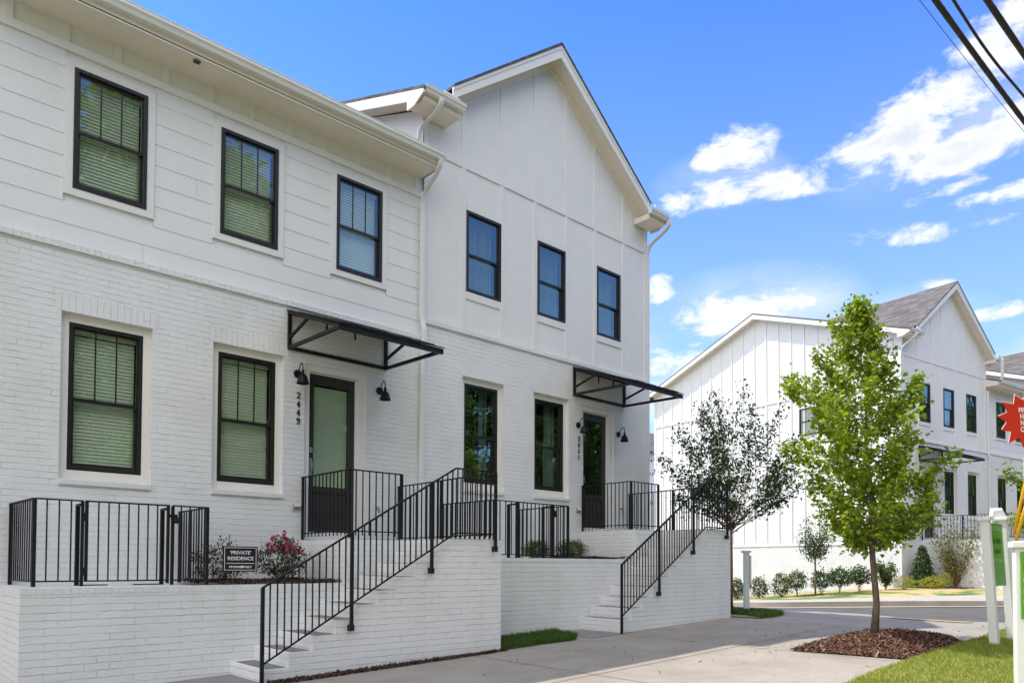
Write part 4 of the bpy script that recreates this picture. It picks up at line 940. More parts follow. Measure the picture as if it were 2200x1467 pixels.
mulch('bark_chips', [(13.3,7.1),(14.2,7.6),(14.5,9.2),(13.4,9.4)], 2500, .05, CHIPD, 14, lambda x, y: Gf(x, y)+.03, 'dark mulch under the crape myrtle beyond the second staircase')
# porch of the corner house
m0 = C0+u2*1.1
pc = empty('porch_block', m0, YAW2, 'white painted brick porch block of the corner townhouse, half in sunlight', 'porch')
MB().box(0, 3.4, -2.9, -.002, .2, 2.37).build('brick_face', BRICK, pc); MB().box(-.01, 3.4, -2.91, -.003, 2.37, 2.43).build('rowlock_coping', SOLDIER, pc)

# ---------------------------------------------------------------- railings
def rail_run(root, a, b, zt0, zt1, zb0, zb1, n, o, top=(.042, .014), bot=.014, name='baluster', ext=0):
    """a, b = (x, y) ends; heights world; o = root origin"""
    a = Vector((*a, 0)); b = Vector((*b, 0)); d = (b-a).normalized()*ext
    MB().bar(a-d+Vector((0,0,zt0))-o, b+d+Vector((0,0,zt1))-o, top[0], top[1]).build('top_rail', BLACK, root)
    MB().bar(a+Vector((0,0,zb0))-o, b+Vector((0,0,zb1))-o, .014, .016).build('bottom_rail', BLACK, root)
    for i in range(n):
        t = (i+1)/(n+1); p = a.lerp(b, t); z0 = zb0+(zb1-zb0)*t-.006; z1 = zt0+(zt1-zt0)*t
        drop = .05 if zb0 == zb1 and name == 'baluster' else 0
        MB().box(p.x-.0065-o.x, p.x+.0065-o.x, p.y-.0065-o.y, p.y+.0065-o.y, z0-o.z-drop, z1-o.z-.006).build('baluster', BLACK, root)
def post(root, x, y, z0, z1, o, w=.034, bracket=None):
    MB().box(x-w/2-o.x, x+w/2-o.x, y-w/2-o.y, y+w/2-o.y, z0-o.z, z1-o.z).build('post', BLACK, root)
    if bracket is not None: MB().box(x-.028-o.x, x+.028-o.x, y-.022-o.y, bracket-.001-o.y, z0-.012-o.z, z0+.06-o.z).build('mounting_bracket', BLACK, root, bevel=.004)
def stair_rail(x0, z0, xb, zb_, x1, posts, bl0, blb, yr_, xw, zw, label, nb):
    root = empty('stair_railing', (x0, yr_, posts[0][1]), 0, label, 'railing', 'black iron stair railings'); o = Vector((x0, yr_, posts[0][1]))
    for i, (px, pz) in enumerate(posts):
        t = (min(px, xb)-x0)/(xb-x0); zt = z0+(zb_-z0)*t
        post(root, px, yr_, pz, zt, o, bracket=7.55 if i else None)
    MB().bar((0, 0, z0-o.z), (xb-x0, 0, zb_-o.z), .042, .016).build('handrail', BLACK, root)
    MB().bar((xb-x0, 0, zb_-o.z), (x1-x0, 0, zb_-o.z), .042, .016).build('handrail', BLACK, root)
    MB().bar((.01, 0, bl0-o.z), (xb-x0, 0, blb-o.z), .014, .018).build('bottom_rail', BLACK, root)
    MB().bar((xb-x0, 0, blb-o.z), (x1-x0, 0, blb-o.z), .014, .016).build('bottom_rail', BLACK, root)
    px = [p[0] for p in posts]
    for (a, b, n) in zip(px[:-1], px[1:], nb):
        for i in range(n):
            x = a+(b-a)*(i+1)/(n+1); t = (min(x, xb)-x0)/(xb-x0); zt = z0+(zb_-z0)*t; zl = bl0+(blb-bl0)*t
            MB().box(x-.0065-o.x, x+.0065-o.x, -.0065, .0065, zl-o.z-(.04 if x > xb else 0), zt-o.z-.006).build('baluster', BLACK, root)
    # return along the end of the landing back to the house wall
    rail_run(root, (x1, yr_), (xw, 9.99), zb_, zb_, blb, blb, 21, o)
    mid = (yr_+10)/2; post(root, x1+.02, mid, zw, zb_, o); post(root, xw, 9.96, zw, zb_, o)
    return root
stair_rail(3.335, 1.24, 5.925, 2.745, 6.61, [(3.335, .235), (4.40, .735), (5.54, 1.39), (6.61, 1.68)], .43, 1.905, 7.50, 6.70, 1.842, 'long black iron stair railing in the foreground right of the black sign', (12, 13, 12))
stair_rail(9.325, 1.50, 11.775, 3.025, 12.50, [(9.325, .385), (10.335, .985), (11.37, 1.70), (12.50, 2.005)], .67, 2.20, 7.50, 12.66, 2.172, 'further black iron stair railing ending in front of the crape myrtle', (12, 13, 12))
def landing_rail(x0, x1, yf, z0, zt, label):
    root = empty('landing_railing', (x0, yf, z0), 0, label, 'railing', 'black iron landing railings'); o = Vector((x0, yf, z0))
    rail_run(root, (x0, 9.99), (x0, yf), zt, zt, z0+.09, z0+.09, 12, o, ext=.0); rail_run(root, (x0, yf), (x1, yf), zt, zt, z0+.09, z0+.09, 7, o)
    post(root, x0, 9.965, z0, zt-.004, o, .03); post(root, x0, yf, z0, zt-.004, o, .036); post(root, x1, yf, z0, zt-.004, o, .036)
    return root
landing_rail(5.02, 5.85, 8.645, 1.845, 2.755, 'black iron landing rail in front of the blind covered door')
landing_rail(11.14, 12.005, 8.735, 2.17, 3.09, 'black iron landing rail in front of the dark glazed door')
def guard(x0, y, x1, zb, zt, gx0, gx1, label, latch_out=False):
    root = empty('gated_guard_rail', (x0, y, zb), 0, label, 'railing', 'black iron guard rails with a gate'); o = Vector((x0, y, zb)); bz = zb+.055
    post(root, x0-.05, 9.96, zb, zt-.006, o, .036)
    rail_run(root, (x0-.05, 9.99), (x0, y), zt, zt, bz, bz, 10, o, name='b'); rail_run(root, (x0, y), (gx0-.02, y), zt, zt, bz, bz, 3, o, name='b')
    post(root, x0, y, zb, zt-.006, o, .036); post(root, gx0-.025, y, zb, zt-.006, o, .03)
    rail_run(root, (gx1+.03, y), (x1, y), zt, zt, bz, bz, 3, o, name='b'); post(root, gx1+.035, y, zb, zt-.006, o, .032); post(root, x1, y, zb, zt-.006, o, .036)
    rail_run(root, (x1, y), (x1+.03, 9.99), zt, zt, bz, bz, 10, o, name='b'); post(root, x1+.03, 9.96, zb, zt-.006, o, .034)
    for gx, sgn in ((gx0-.03, 1), (gx1-.02, -1)):
        MB().box(gx-.02-o.x, gx+.02-o.x, .17, .21, 0, zt-.03-zb).build('inner_post', BLACK, root)
        MB().box(gx-.02-o.x, gx+.02-o.x, .01, .17, zt-.05-zb, zt-.025-zb).build('post_brace', BLACK, root)
        MB().box(min(gx, gx+sgn*.30)-o.x, max(gx, gx+sgn*.30)-o.x, .15, .23, .001, .012).build('foot_plate', BLACK, root)
    g = MB(); g.bar((gx0-o.x, 0, zt-zb), (gx1-o.x, 0, zt-zb), .036, .016); g.bar((gx0-o.x, 0, bz-zb), (gx1-o.x, 0, bz-zb), .014, .016)
    g.box(gx0-o.x, gx0+.03-o.x, -.015, .015, .05, zt-zb-.004); g.box(gx1-.03-o.x, gx1-o.x, -.015, .015, .02, zt-zb-.004)
    gt = g.build('gate', BLACK, root)
    for i in range(7):
        x = gx0+.03+(gx1-gx0-.06)*(i+1)/8; MB().box(x-.0065-o.x, x+.0065-o.x, -.0065, .0065, .05, zt-zb-.006).build('gate_bar', BLACK, gt)
    for hz in (zt-.17, zb+.16):
        MB().box(gx0-.035-o.x, gx0+.028-o.x, -.028, -.016, hz-zb-.045, hz-zb+.045).build('hinge', BLACK, gt, bevel=.004)
    lx = gx1+.02; m = MB(); m.box(lx-.02-o.x, lx+.06-o.x, -.03, -.01, zt-zb-.14, zt-zb-.10); m.lathe([(0, -.04), (.022, -.035), (.028, 0), (.022, .035), (0, .04)], (lx+.045-o.x, -.03, zt-zb-.17), 12); m.build('latch', BLACK, gt)
    return root
guard(1.51, 8.93, 3.27, 1.245, 2.16, 1.975, 2.84, 'black iron guard rail with a gate left of the black sign')
guard(7.63, 8.69, 9.33, 1.60, 2.51, 8.14, 8.93, 'black iron guard rail with a gate between the two staircases')
E0 = D0+u2*WC
houseE = empty('townhouse', E0, YAW2, 'white gabled townhouse furthest right, only its grey roof slope showing', 'house', 'white brick townhouses')
gable_house(houseE, WC, .57, idf, [(3.0,3.78,3.52,5.16),(4.83,5.6,3.52,5.16)], [(1.16,1.96,6.875,8.35),(2.96,3.76,6.86,8.36),(4.76,5.56,6.86,8.37)],
    (1.5, 2.35, 2.55, 5.02), ('none', 'none'), ('none', 'none', 'none'), .1, [1.06, 2.06, 2.86, 3.86, 4.66, 5.66], 3.43, 12.47, .45, 6.5, 9.25, 9.95)
pr = empty('porch_railing', m0+u2*.05, YAW2, 'black iron railing on the porch of the corner townhouse', 'railing')
o = Vector((0, 0, 0)); rail_run(pr, (0, -.03), (0, -2.85), 3.30, 3.30, 2.52, 2.52, 24, o); rail_run(pr, (0, -2.85), (2.2, -2.85), 3.30, 3.30, 2.52, 2.52, 18, o); post(pr, 0, -2.85, 2.43, 3.3, o); post(pr, 0, -.05, 2.43, 3.3, o); post(pr, 0, -1.45, 2.43, 3.3, o)

# ---------------------------------------------------------------- black sign in the rose bed
sg = empty('yard_sign', (3.66, 8.88, 1.26), 0, 'black PRIVATE RESIDENCE sign with white lettering in the rose bed', 'sign')
MB().box(-.218, .218, 0, .012, .135, .445).build('board', BLKSIGN, sg, bevel=.003)
m = MB(); ring(m, -.199, .199, .152, .430, .006, -.0015, -.0005); m.build('border_line', LETW, sg, bevel=0)
text_obj('lettering', '\u2018PRIVATE\u2019', .062, LETW, sg, (0, -.003, .365), extrude=.0008, sx=1.02, bold=.0008)
text_obj('lettering', 'RESIDENCE', .062, LETW, sg, (0, -.003, .295), extrude=.0008, sx=1.04, bold=.0008)
MB().box(-.175, .175, -.0015, -.0005, .234, .241).build('rule_line', LETW, sg)
text_obj('lettering', 'BROCK\u25a0BUILT', .033, LETW, sg, (0, -.003, .192), extrude=.0008, sx=1.25, bold=.0012)
MB().box(-.10, -.095, .002, .007, -.03, .14).build('stake', STEEL, sg); MB().box(.095, .10, .002, .007, -.03, .14).build('stake', STEEL, sg)

# ---------------------------------------------------------------- estate signs at the right edge
def glassy(name, col, a):
    m, N, L, P = new_mat(name); N.remove(P); out = [n for n in N if n.type == 'OUTPUT_MATERIAL'][0]
    d = N.new('ShaderNodeBsdfPrincipled'); d.inputs['Base Color'].default_value = (*col, 1); d.inputs['Roughness'].default_value = .35
    t = N.new('ShaderNodeBsdfTransparent'); t.inputs[0].default_value = (.75, .95, .6, 1)
    mx = N.new('ShaderNodeMixShader'); mx.inputs[0].default_value = a; L.new(t.outputs[0], mx.inputs[1]); L.new(d.outputs[0], mx.inputs[2]); L.new(mx.outputs[0], out.inputs[0]); return m
GREEN = glassy('green_sign_vinyl', (.12, .36, .012), .90)
DTXT = simple('dark_green_print', (.03, .10, .02), .5)
LTXT = simple('pale_green_print', (.45, .62, .33), .5)
p1 = Vector((11.32, 2.83, 0)); p2 = Vector((12.02, 2.80, 0)); p1.z = Gf(p1.x, p1.y); p2.z = Gf(p2.x, p2.y)
fs1 = empty('sign_frame', p1, math.atan2((p2-p1).y, (p2-p1).x), 'leaning pair of white posts holding a green sale panel on the lawn', 'sign')
Ls = (p2-p1).length
lean = Vector((-.085, .03, 1.0))
for xx, hh in ((0, 1.70), (Ls, 1.73)):
    a = Vector((xx, 0, -.05)); b = a+lean*hh
    MB().bar(a, b, .10, .10, up=(0, 1, 0)).build('sign_post', WPLAS, fs1, bevel=.006)
    e = b+Vector((0, 0, 0)); MB().bar(e-lean*.005, e+lean*.045, .15, .15, up=(0, 1, 0)).build('post_cap', WPLAS, fs1, bevel=.01)
ax = lambda t, z: Vector((t, -.01, 0))+lean*z
m = MB(); m.prism([ax(.09, .78), ax(Ls-.09, .78), ax(Ls-.09, 1.62), ax(.09, 1.62)], (0, .012, 0)); pn = m.build('green_panel', GREEN, fs1)
for s, z, mt, sz in (('BROCKBUILT', 1.55, LTXT, .085), ('HOMES', 1.38, DTXT, .10), ('FROM', 1.24, DTXT, .09), ('BROCKBUILT', 1.12, LTXT, .07)):
    q = ax(Ls/2, z); text_obj('panel_text', s, sz, mt, fs1, (q.x, q.y-.004, q.z), extrude=.0006)
p3 = Vector((7.190, 1.573, 0)); p3.z = Gf(7.16, 1.6)
fs2 = empty('sign_frame', p3, R(-68), 'nearest white sign frame with a bright green panel cut by the right edge', 'sign')
MB().box(-.075, .07, -.02, .12, -.05, 1.33).build('sign_post', WPLAS, fs2, bevel=.006); MB().box(-.10, .60, -.055, .15, 1.33, 1.385).build('post_cap', WPLAS, fs2, bevel=.008)
MB().box(.055, .50, .0, .10, .45, .62).build('cross_bar', WPLAS, fs2, bevel=.005) ; MB().box(.45, .59, -.02, .12, -.05, 1.33).build('sign_post', WPLAS, fs2, bevel=.006)
MB().box(-.042, .52, -.045, -.03, .75, 1.30).build('green_panel', GREEN, fs2)
for s, z, mt, sz in (('RIVER', 1.17, DTXT, .075), ('FROM', 1.06, LTXT, .055), ('HOMES', .97, LTXT, .06), ('FROM', .89, LTXT, .05), ('BROCK', .80, DTXT, .05)):
    text_obj('panel_text', s, sz, mt, fs2, (-.028, -.047, z), extrude=.0006, align='LEFT')
bag = empty('white_bag', (11.93, 2.93, 2.07), R(-43), 'crumpled white plastic bag hung between the leaning sign posts', 'bag')
m = MB(); rr = random.Random(4); prof = [(-.10, .23), (.05, .24), (.13, .12), (.15, .02), (.10, -.02), (-.10, -.02), (-.15, .0)]
vs = []
for yy in (-.05, 0, .05): vs += [(x*(1-.2*abs(yy)/.05)+rr.uniform(-.01, .01), yy, z*(1-.1*abs(yy)/.05)+rr.uniform(-.01, .01)) for x, z in prof]
k = len(prof); m.add(vs, [(i+j*k, (i+1) % k+j*k, (i+1) % k+(j+1)*k, i+(j+1)*k) for j in range(2) for i in range(k)]+[tuple(range(k))[::-1], tuple(range(2*k, 3*k))]); m.build('bag_body', BAG, bag)
# starburst
st = empty('starburst_sign', (8.33, 1.80, 2.90), R(-43), 'red starburst MODEL HOME NOW OPEN sign at the right edge', 'sign')
def star(mb, r0, r1, n, y0, y1, dx=0, dz=0, ph=0):
    pts = []
    for i in range(n*2):
        a = math.pi*i/n+ph; r = r0*(1+.06*math.sin(i*2.1)) if i % 2 == 0 else r1
        pts.append((dx+r*math.cos(a), y0, dz+r*math.sin(a)))
    return mb.prism(pts, (0, y1-y0, 0))
star(MB(), .272, .185, 12, 0, .006, ph=R(-6)).build('red_star', REDM, st)
star(MB(), .272, .185, 12, .05, .056, .03, .022, ph=R(-6)).build('white_backing', WPLAS, st)
for i, s in enumerate(('MODEL', 'HOME', 'NOW', 'OPEN')): text_obj('star_lettering', s, .068, LETW, st, (.008, -.003, .088-.062*i), extrude=.001, bold=.0018, sx=.74)
MB().box(-.012, .012, .012, .03, -2.62, .1).build('mounting_stake', WPLAS, st)
for i, (a, b, lab) in enumerate((((8.022,1.844,1.80), (8.172,1.67,2.836), 'upper of the two slanting yellow poles at the right edge'), ((7.797,1.783,1.70), (7.953,1.606,2.577), 'lower of the two slanting yellow poles at the right edge'))):
    a, b = Vector(a), Vector(b); d = (b-a)
    yp = empty('yellow_pole', a, 0, lab, 'pole', 'slanting yellow poles'); 
    MB().tube([Vector((0,0,0)), b-a], .014, 10).build('pole_tube', YEL, yp, smooth=True); MB().tube([(b-a)*.995, (b-a)*1.02], .017, 10).build('end_cap', YEL, yp)
# slim post on the corner lawn
z0 = Gf(14.6, 8.3)
cp = empty('marker_post', (14.6, 8.3, z0), R(-43), 'slim white post with a narrow box standing on the corner grass', 'post')
MB().box(-.055, .055, -.05, .05, -.05, 1.30).build('post_shaft', WPLAS, cp, bevel=.006); MB().box(-.09, .085, -.085, .085, 1.30, 1.345).build('post_cap', WPLAS, cp, bevel=.006)
MB().box(.057, .085, -.09, .09, .62, 1.24).build('sign_leaf', WPLAS, cp, bevel=.003)
# ---------------------------------------------------------------- overhead cables
def cable(pts, r, label, lumpy=0, seed=0):
    rr = random.Random(seed); p0, p1 = Vector(pts[0]), Vector(pts[1]); d = p1-p0; n = 900; P = []; rad = []
    mid = (p0+p1)/2; un = d.normalized(); a = mid-un*22; b = mid+un*22
    for i in range(n+1):
        t = i/n; q = a.lerp(b, t); q.z += 1.6*(4*(t-.5)**2)
        q.y += lumpy*.014*math.sin(t*88+seed); q.z += lumpy*.02*math.sin(t*70)
        P.append(q); rad.append(r*(1+(.03*math.sin(t*230)+.05*rr.random() if r > .02 else 0)))
    o = MB().tube(P, rad, 10).build('power_line', CABLE, smooth=True); tag(o, label, 'cable', 'overhead cables along the street'); return o
cable(((8.031,2.459,7.2),(11.106,2.38,7.2)), .027, 'thick overhead cable nearest the houses, at the upper right corner')
cable(((8.15,2.347,7.2),(10.525,2.252,7.2)), .014, 'thin wavy overhead cable between the two thick ones', 1, 2)
cable(((8.414,2.101,7.2),(9.75,2.05,7.2)), .029, 'thick overhead cable furthest to the right in the upper corner', 0, 5)
cable(((7.911,2.57,7.2),(11.383,2.441,7.2)), .003, 'hair-thin overhead wire left of the thick cables')

# ---------------------------------------------------------------- vegetation
def branch_pts(a, b, rr, k=6, wob=.05, up=.15):
    a, b = Vector(a), Vector(b); L = (b-a).length; out = []
    for i in range(k+1):
        t = i/k; p = a.lerp(b, t)+Vector((rr.uniform(-1, 1), rr.uniform(-1, 1), rr.uniform(-.5, .5)))*wob*L*(1 if 0 < i < k else 0)
        p.z += up*L*math.sin(t*math.pi)*-.3; out.append(p)
    return out
def tree(name, loc, label, cat, H, trunk_h, trunk_r, prof, nbranch, leaves_per, leaf, lsize, lmat, bmat, seed, rise=.55, spread=.09, droop=0., group=None, multi=None, lean=(0, 0), lead=1.0, hwarp=None, lt0=.28, flat=.75):
    """prof: list of (height fraction, radius) of the crown outline"""
    rr = random.Random(seed); rng = np.random.default_rng(seed); root = empty(name, loc, 0, label, cat, group)
    hs = [p[0] for p in prof]; rs = [p[1] for p in prof]
    rs2 = [p[2] if len(p) > 2 else p[1] for p in prof]
    def R_(h, az=None):
        l, r = float(np.interp(h, hs, rs)), float(np.interp(h, hs, rs2))
        if az is None: return r
        k = .5+.5*math.cos(az-(YAW-math.pi/2)); return l*(1-k)+r*k
    wood = MB(); pts = []; top = H*lead
    if multi is None:
        tp = [Vector((lean[0]*(i/10)**1.5+.02*math.sin(i*1.9), lean[1]*(i/10)**1.5+.02*math.cos(i*2.3), top*i/10)) for i in range(11)]
        wood.tube(tp, [trunk_r*(1.25 if i == 0 else 1)*max(.08, (1-(i/10)**1.1*.93)) for i in range(11)], 10)
    else:
        wood.tube([(0,0,-.05),(.01,0,trunk_h*.5),(0,0,trunk_h)], [trunk_r*1.15, trunk_r, trunk_r*.9], 9); tp = None
    P = []; 
    for i in range(nbranch):
        f = (i+.5)/nbranch; h = prof[0][0]+(prof[-1][0]-prof[0][0])*f; az = i*2.39996+rr.uniform(-.4, .4)
        if hwarp: h = float(np.interp(f, [0, .5, 1], hwarp))
        rad = R_(h, az)*rr.choice((rr.uniform(.55, .85), rr.uniform(.8, 1.2)))
        tip = Vector((math.cos(az)*rad+lean[0]*h, math.sin(az)*rad+lean[1]*h, h*H))
        if multi is None:
            hb = max(trunk_h*.95, h*H-rad*rise*rr.uniform(.8, 1.4)); k = min(9.99, hb/top*10); b0 = tp[int(k)].lerp(tp[int(k)+1], k-int(k))
        else: b0 = Vector((0, 0, trunk_h*rr.uniform(.9, 1.0)))
        bp = branch_pts(b0, tip, rr, 6, .045, .25 if multi is None else .1); r0 = trunk_r*(.34 if multi is None else .36)*(1-.5*h)
        wood.tube(bp, [max(.003, r0*(1-j/6.6)) for j in range(7)], 5)
        for j in range(int(leaves_per*(.22+.78*min(1.1, rad/max(rs))))):
            t = rr.uniform(lt0, 1.04)**.8; k = min(5.99, max(0, t*6)); q = bp[int(k)].lerp(bp[int(k)+1], k-int(k))
            s = spread*(1.15-.5*t)*H*.5
            P.append((q.x+rng.normal(0, s), q.y+rng.normal(0, s), q.z+rng.normal(0, s*flat)-droop*rr.random()*s))
        if i % 2 == 0:
            for q0 in (2, 4):
                e = bp[q0]+Vector((rr.uniform(-1, 1), rr.uniform(-1, 1), rr.uniform(.1, .9)))*rad*.32; wood.tube([bp[q0], bp[q0].lerp(e, .5)+Vector((0, 0, .02)), e], [r0*.4, r0*.28, .003], 4)
    wood.build('trunk', bmat, root, smooth=True)
    P = np.array(P); n = len(P)
    # cluster leaves: groups share a centre so that gaps and clumps appear
    cen = P[rng.integers(0, n, n//16)]; w = rng.integers(0, len(cen), n); mask = rng.random(n) < .72
    P[mask] = cen[w[mask]]+rng.normal(0, lsize*1.25, (mask.sum(), 3))
    me = scatter_mesh('crown', *leaf, P, rng.uniform(.6, 1.25, n)*lsize, rot_mats(n, rng, (-1.0 if droop else -.2, .75)), lmat)
    link_mesh('crown', me, root); return root
maple_prof = [(.29,.30,.35),(.33,.5,.6),(.40,.68,.95),(.46,.78,1.0),(.52,.92,1.08),(.57,1.0,1.15),(.62,1.05,.72),(.70,1.12,.58),(.77,1.02,.66),(.83,.82,.44),(.88,.36,.34),(.94,.34,.28),(1.0,.08,.08)]
zm = Gf(10.4, 4.0)+.10
mp = tree('maple_tree', (10.42, 4.0, zm), 'bright green young maple growing from the mulch pit in the pavement', 'tree', 4.62, 1.32, .046, maple_prof, 90, 290, MAPLE_LEAF, .054, LEAF_MAPLE, BARK, 21, spread=.020, droop=1.0, lean=(-.16, .14), group='street maples')
mp2 = copy_tree(mp); mp2.location = (14.75, 2.45, Gf(14.75, 2.45)); mp2.rotation_euler = (0, 0, 2.2); mp2['label'] = 'maple whose branch tips reach in at the right edge behind the starburst sign'
crape_prof = [(.40,.30,.28),(.48,.80,.75),(.56,1.15,1.25),(.64,1.32,1.5),(.72,1.36,1.55),(.80,1.1,1.25),(.88,.85,.95),(1.0,.65,.6)]
tree('crape_myrtle', (14.0, 8.32, Gf(14, 8.32)), 'dark leaved crape myrtle beside the end of the second staircase', 'tree', 4.75, 1.85, .042, crape_prof, 52, 260, OVAL_LEAF, .082, LEAF_DARK, BARKRED, 33, spread=.020, multi=True, hwarp=(.46, .68, .99), lt0=.55, flat=.38)
def young(name, loc, label, H, th, r, prof, nb, lp, ls, lm, bm_, seed, spread=.06): return tree(name, (*loc, Gf(*loc)+.12), label, 'tree', H, th, r, prof, nb, lp, OVAL_LEAF, ls, lm, bm_, seed, spread=spread, multi=True)
young('young_tree', (24.8, 11.5), 'small thin stemmed tree in front of the sunlit side wall', 2.75, 1.35, .03, [(.5,.3),(.6,.55),(.75,.62),(.9,.5),(1.0,.3)], 26, 130, .085, LEAF_DARK, BARKRED, 41)
def shrub(loc, label, w, h, n, ls, lm, seed, flowers=None, nf=0, cone=False, sparse=False, cat='shrub', name='shrub', zoff=.12, z=None, stems=7, group=None, lo=.0):
    rr = random.Random(seed); rng = np.random.default_rng(seed); z = Gf(*loc)+zoff if z is None else z
    if group and 'side wall' in group: w *= .85; h *= .85
    root = empty(name, (*loc, z), 0, label, cat, group); m = MB(); P = []
    for i in range(stems):
        a = i*2.4+rr.random(); rr_ = w/2*rr.uniform(.35, .95) if not cone else w*.1
        tip = Vector((math.cos(a)*rr_, math.sin(a)*rr_, h*rr.uniform(.65, .98))); bp = branch_pts((0, 0, 0), tip, rr, 5, .05, -.1)
        m.tube(bp, [max(.002, .008*h*(1-j/6)) for j in range(6)], 5)
        if sparse:
            for j in range(n//stems):
                t = rr.uniform(.25, 1.02)*5; k = min(4.99, t); q = bp[int(k)].lerp(bp[int(k)+1], min(1.1, t-int(k))); s = w*.075; P.append((q.x+rng.normal(0, s), q.y+rng.normal(0, s), q.z+rng.normal(0, s)))
    m.build('stems', BARKRED, root)
    if not sparse:
        u = rng.normal(0, 1, (n, 3)); u /= np.linalg.norm(u, axis=1)[:,None]; rad = rng.uniform(.35, 1.0, n)**.45
        lump = 1+.16*np.sin(u[:,0]*7+seed)+.14*np.sin(u[:,1]*8+2)+.12*np.sin(u[:,2]*9)
        Q = u*(rad*lump)[:,None]
        if cone:
            hh = rng.uniform(0, 1, n)**1.15; ra = (1-hh)**.8*w/2*(.75+.3*rng.random(n)); th = rng.uniform(0, 2*np.pi, n); P = np.c_[np.cos(th)*ra, np.sin(th)*ra, hh*h]
        else: P = np.c_[Q[:,0]*w/2, Q[:,1]*w/2, h*(.5+lo/2)+Q[:,2]*h*(.5-lo/2)]
    P = np.array(P); n = len(P); P = np.r_[P, P+rng.normal(0, ls*.6, P.shape)] if not sparse or n < 1000 else P; n = len(P)
    tilt = (-1.2, .3) if cone else (.5, .8)
    link_mesh('foliage', scatter_mesh('foliage', *OVAL_LEAF, P, rng.uniform(.6, 1.3, n)*ls, rot_mats(n, rng, tilt), lm), root)
    if flowers:
        F = []; top = P[np.argsort(-P[:,2])[:max(30, n//3)]]
        for i in range(nf):
            c = top[rng.integers(0, len(top))]; F += (c+rng.normal(0, .018, (9, 3))).tolist()
        F = np.array(F); link_mesh('flowers', scatter_mesh('flowers', *PETAL, F, rng.uniform(.7, 1.2, len(F))*.036, rot_mats(len(F), rng, (.3, .8)), flowers), root)
    return root
shrub((3.60, 9.35), 'dark rose bush behind the black sign', .62, .50, 700, .04, LEAF_ROSE, 51, PINK, 3, name='rose_bush', cat='bush', z=1.26, stems=9)
shrub((4.36, 9.25), 'rose bush with crimson flowers beside the foot of the landing', .62, .56, 1100, .04, LEAF_ROSE, 52, PINK, 15, name='rose_bush', cat='bush', z=1.26, stems=9)
shrub((4.44, 9.22), 'tall flowering rose shoot rising above the crimson rose bush', .26, .66, 160, .032, LEAF_ROSE, 53, PINK, 16, name='rose_shoot', cat='bush', z=1.26, sparse=True, stems=4)
shrub((9.12, 9.25), 'small round boxwood behind the second gated guard rail', .50, .30, 2200, .026, LEAF_MID, 54, name='boxwood', z=1.60, stems=6, group='boxwoods by the second house')
shrub((9.98, 9.20), 'bushy green boxwood on the wall beside the second stairs', .56, .33, 2600, .026, LEAF_MID, 55, name='boxwood', z=1.60, stems=6, group='boxwoods by the second house')
LS = 1.35
gS = 'shrubs along the side wall of the corner townhouse'
shrub((24.0, 14.0), 'red flowered shrub half hidden behind the slim white post', .62, .85, 620, .07, LEAF_MID, 61, REDFL, 12, group=gS)
shrub((24.3, 13.3), 'red flowered shrub just right of the slim white post', .75, .85, 640, .07, LEAF_MID, 62, REDFL, 16, group=gS)
shrub((24.75, 12.7), 'red flowered shrub third from the left along the wall', .8, .95, 720, .07, LEAF_MID, 63, REDFL, 18, group=gS)
shrub((25.4, 12.45), 'loose green shrub left of the thin stemmed tree', .75, 1.0, 620, .075, LEAF_MID, 64, group=gS, lo=.2)
shrub((25.35, 11.55), 'green shrub right behind the thin stemmed tree', .75, .95, 620, .075, LEAF_MID, 65, group=gS, lo=.2)
shrub((25.9, 11.15), 'fuller green shrub between thin stemmed tree and maple trunk', .85, 1.0, 850, .075, LEAF_MID, 66, group=gS, lo=.25)
shrub((26.6, 10.75), 'green shrub just left of the maple trunk', .85, 1.0, 850, .075, LEAF_DARK, 67, group=gS, lo=.25)
shrub((27.2, 10.1), 'upright loose shrub beside the corner downspout', .8, 1.15, 900, .085, LEAF_MID, 68, group=gS, sparse=True, stems=9)
shrub((27.35, 9.55), 'low golden shrub under the corner downspout', .72, .45, 900, .04, LEAF_YEL, 69, group='low golden shrubs', name='golden_shrub')
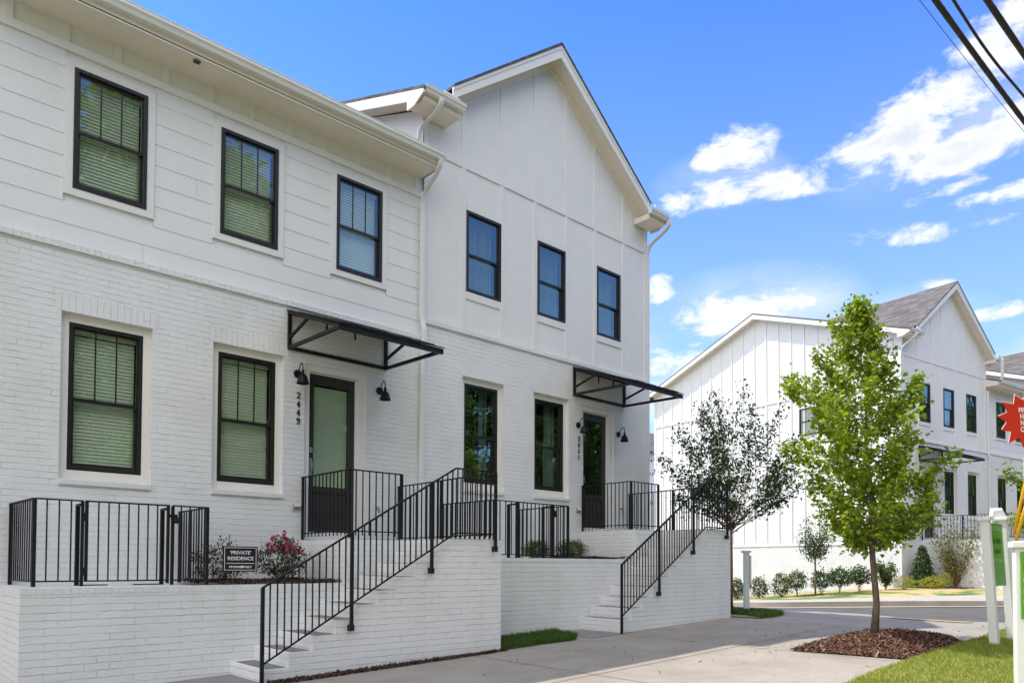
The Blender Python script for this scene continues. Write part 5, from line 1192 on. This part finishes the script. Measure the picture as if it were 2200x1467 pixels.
shrub((28.1, 8.9), 'low golden shrub in front of the cone shaped conifer', .85, .40, 900, .04, LEAF_YEL, 70, group='low golden shrubs', name='golden_shrub')
shrub((28.75, 8.75), 'golden shrub at the foot of the tall airy shrub', .6, .55, 800, .04, LEAF_YEL, 71, group='low golden shrubs', name='golden_shrub')
shrub((28.6, 9.35), 'dark green cone shaped conifer in front of the corner house', .85, 1.45, 3200, .085, LEAF_CON, 72, name='conifer', cone=True)
shrub((29.15, 8.45), 'tall airy shrub with sparse yellow green leaves by the porch', 1.75, 2.35, 2600, .09, LEAF_OLIVE, 73, name='tall_shrub', sparse=True, stems=22)
mulch('bark_chips', [(28.2,8.0),(30.6,7.7),(31,8.6),(28.3,9.4)], 1500, .07, CHIP, 15, lambda x, y: Gf(x, y)+.15+.05*math.sin(x*3), 'reddish mulch under the tall airy shrub by the porch')
mulch('bark_chips', [(24.2,11.6),(24.9,11.2),(25.3,11.6),(24.6,12.2)], 500, .06, CHIP, 16, lambda x, y: Gf(x, y)+.14, 'reddish mulch round the foot of the thin stemmed tree')
# tall trees over the road, behind the camera: they fill the window reflections and shade nothing in view
far0 = None; rr = random.Random(9)
spots = [(4, -18, 24), (9.5, -19, 25), (15, -18, 22.5), (21.5, -21, 17), (28, -19, 16), (34, -21, 17), (41, -20, 17), (48, -22, 17), (-3, -17, 19), (56, -22, 17), (-10, -18, 18), (64, -20, 18), (72, -22, 18), (80, -20, 19), (89, -22, 19), (7, -28, 22), (13, -27, 21), (19, -28, 15), (26, -28, 14)]
for i, (x, y, h) in enumerate(spots):
    if far0 is None:
        far0 = tree('roadside_tree', (x, y, Gf(x, y)), 'tall leafy roadside tree across the road', 'tree', 19, 2.5, .28, [(.12,3.0),(.3,4.2),(.5,4.4),(.7,3.6),(.88,2.4),(1.0,.8)], 90, 420, MAPLE_LEAF, .24, LEAF_FAR, BARK, 81, spread=.05, group='tall trees across the road'); t = far0
    else: t = copy_tree(far0)
    t.location = (x, y, Gf(x, y)); t.rotation_euler = (0, 0, i*1.3); s = h/19; t.scale = (1.0, 1.0, s); t['label'] = 'tall leafy roadside tree across the road'
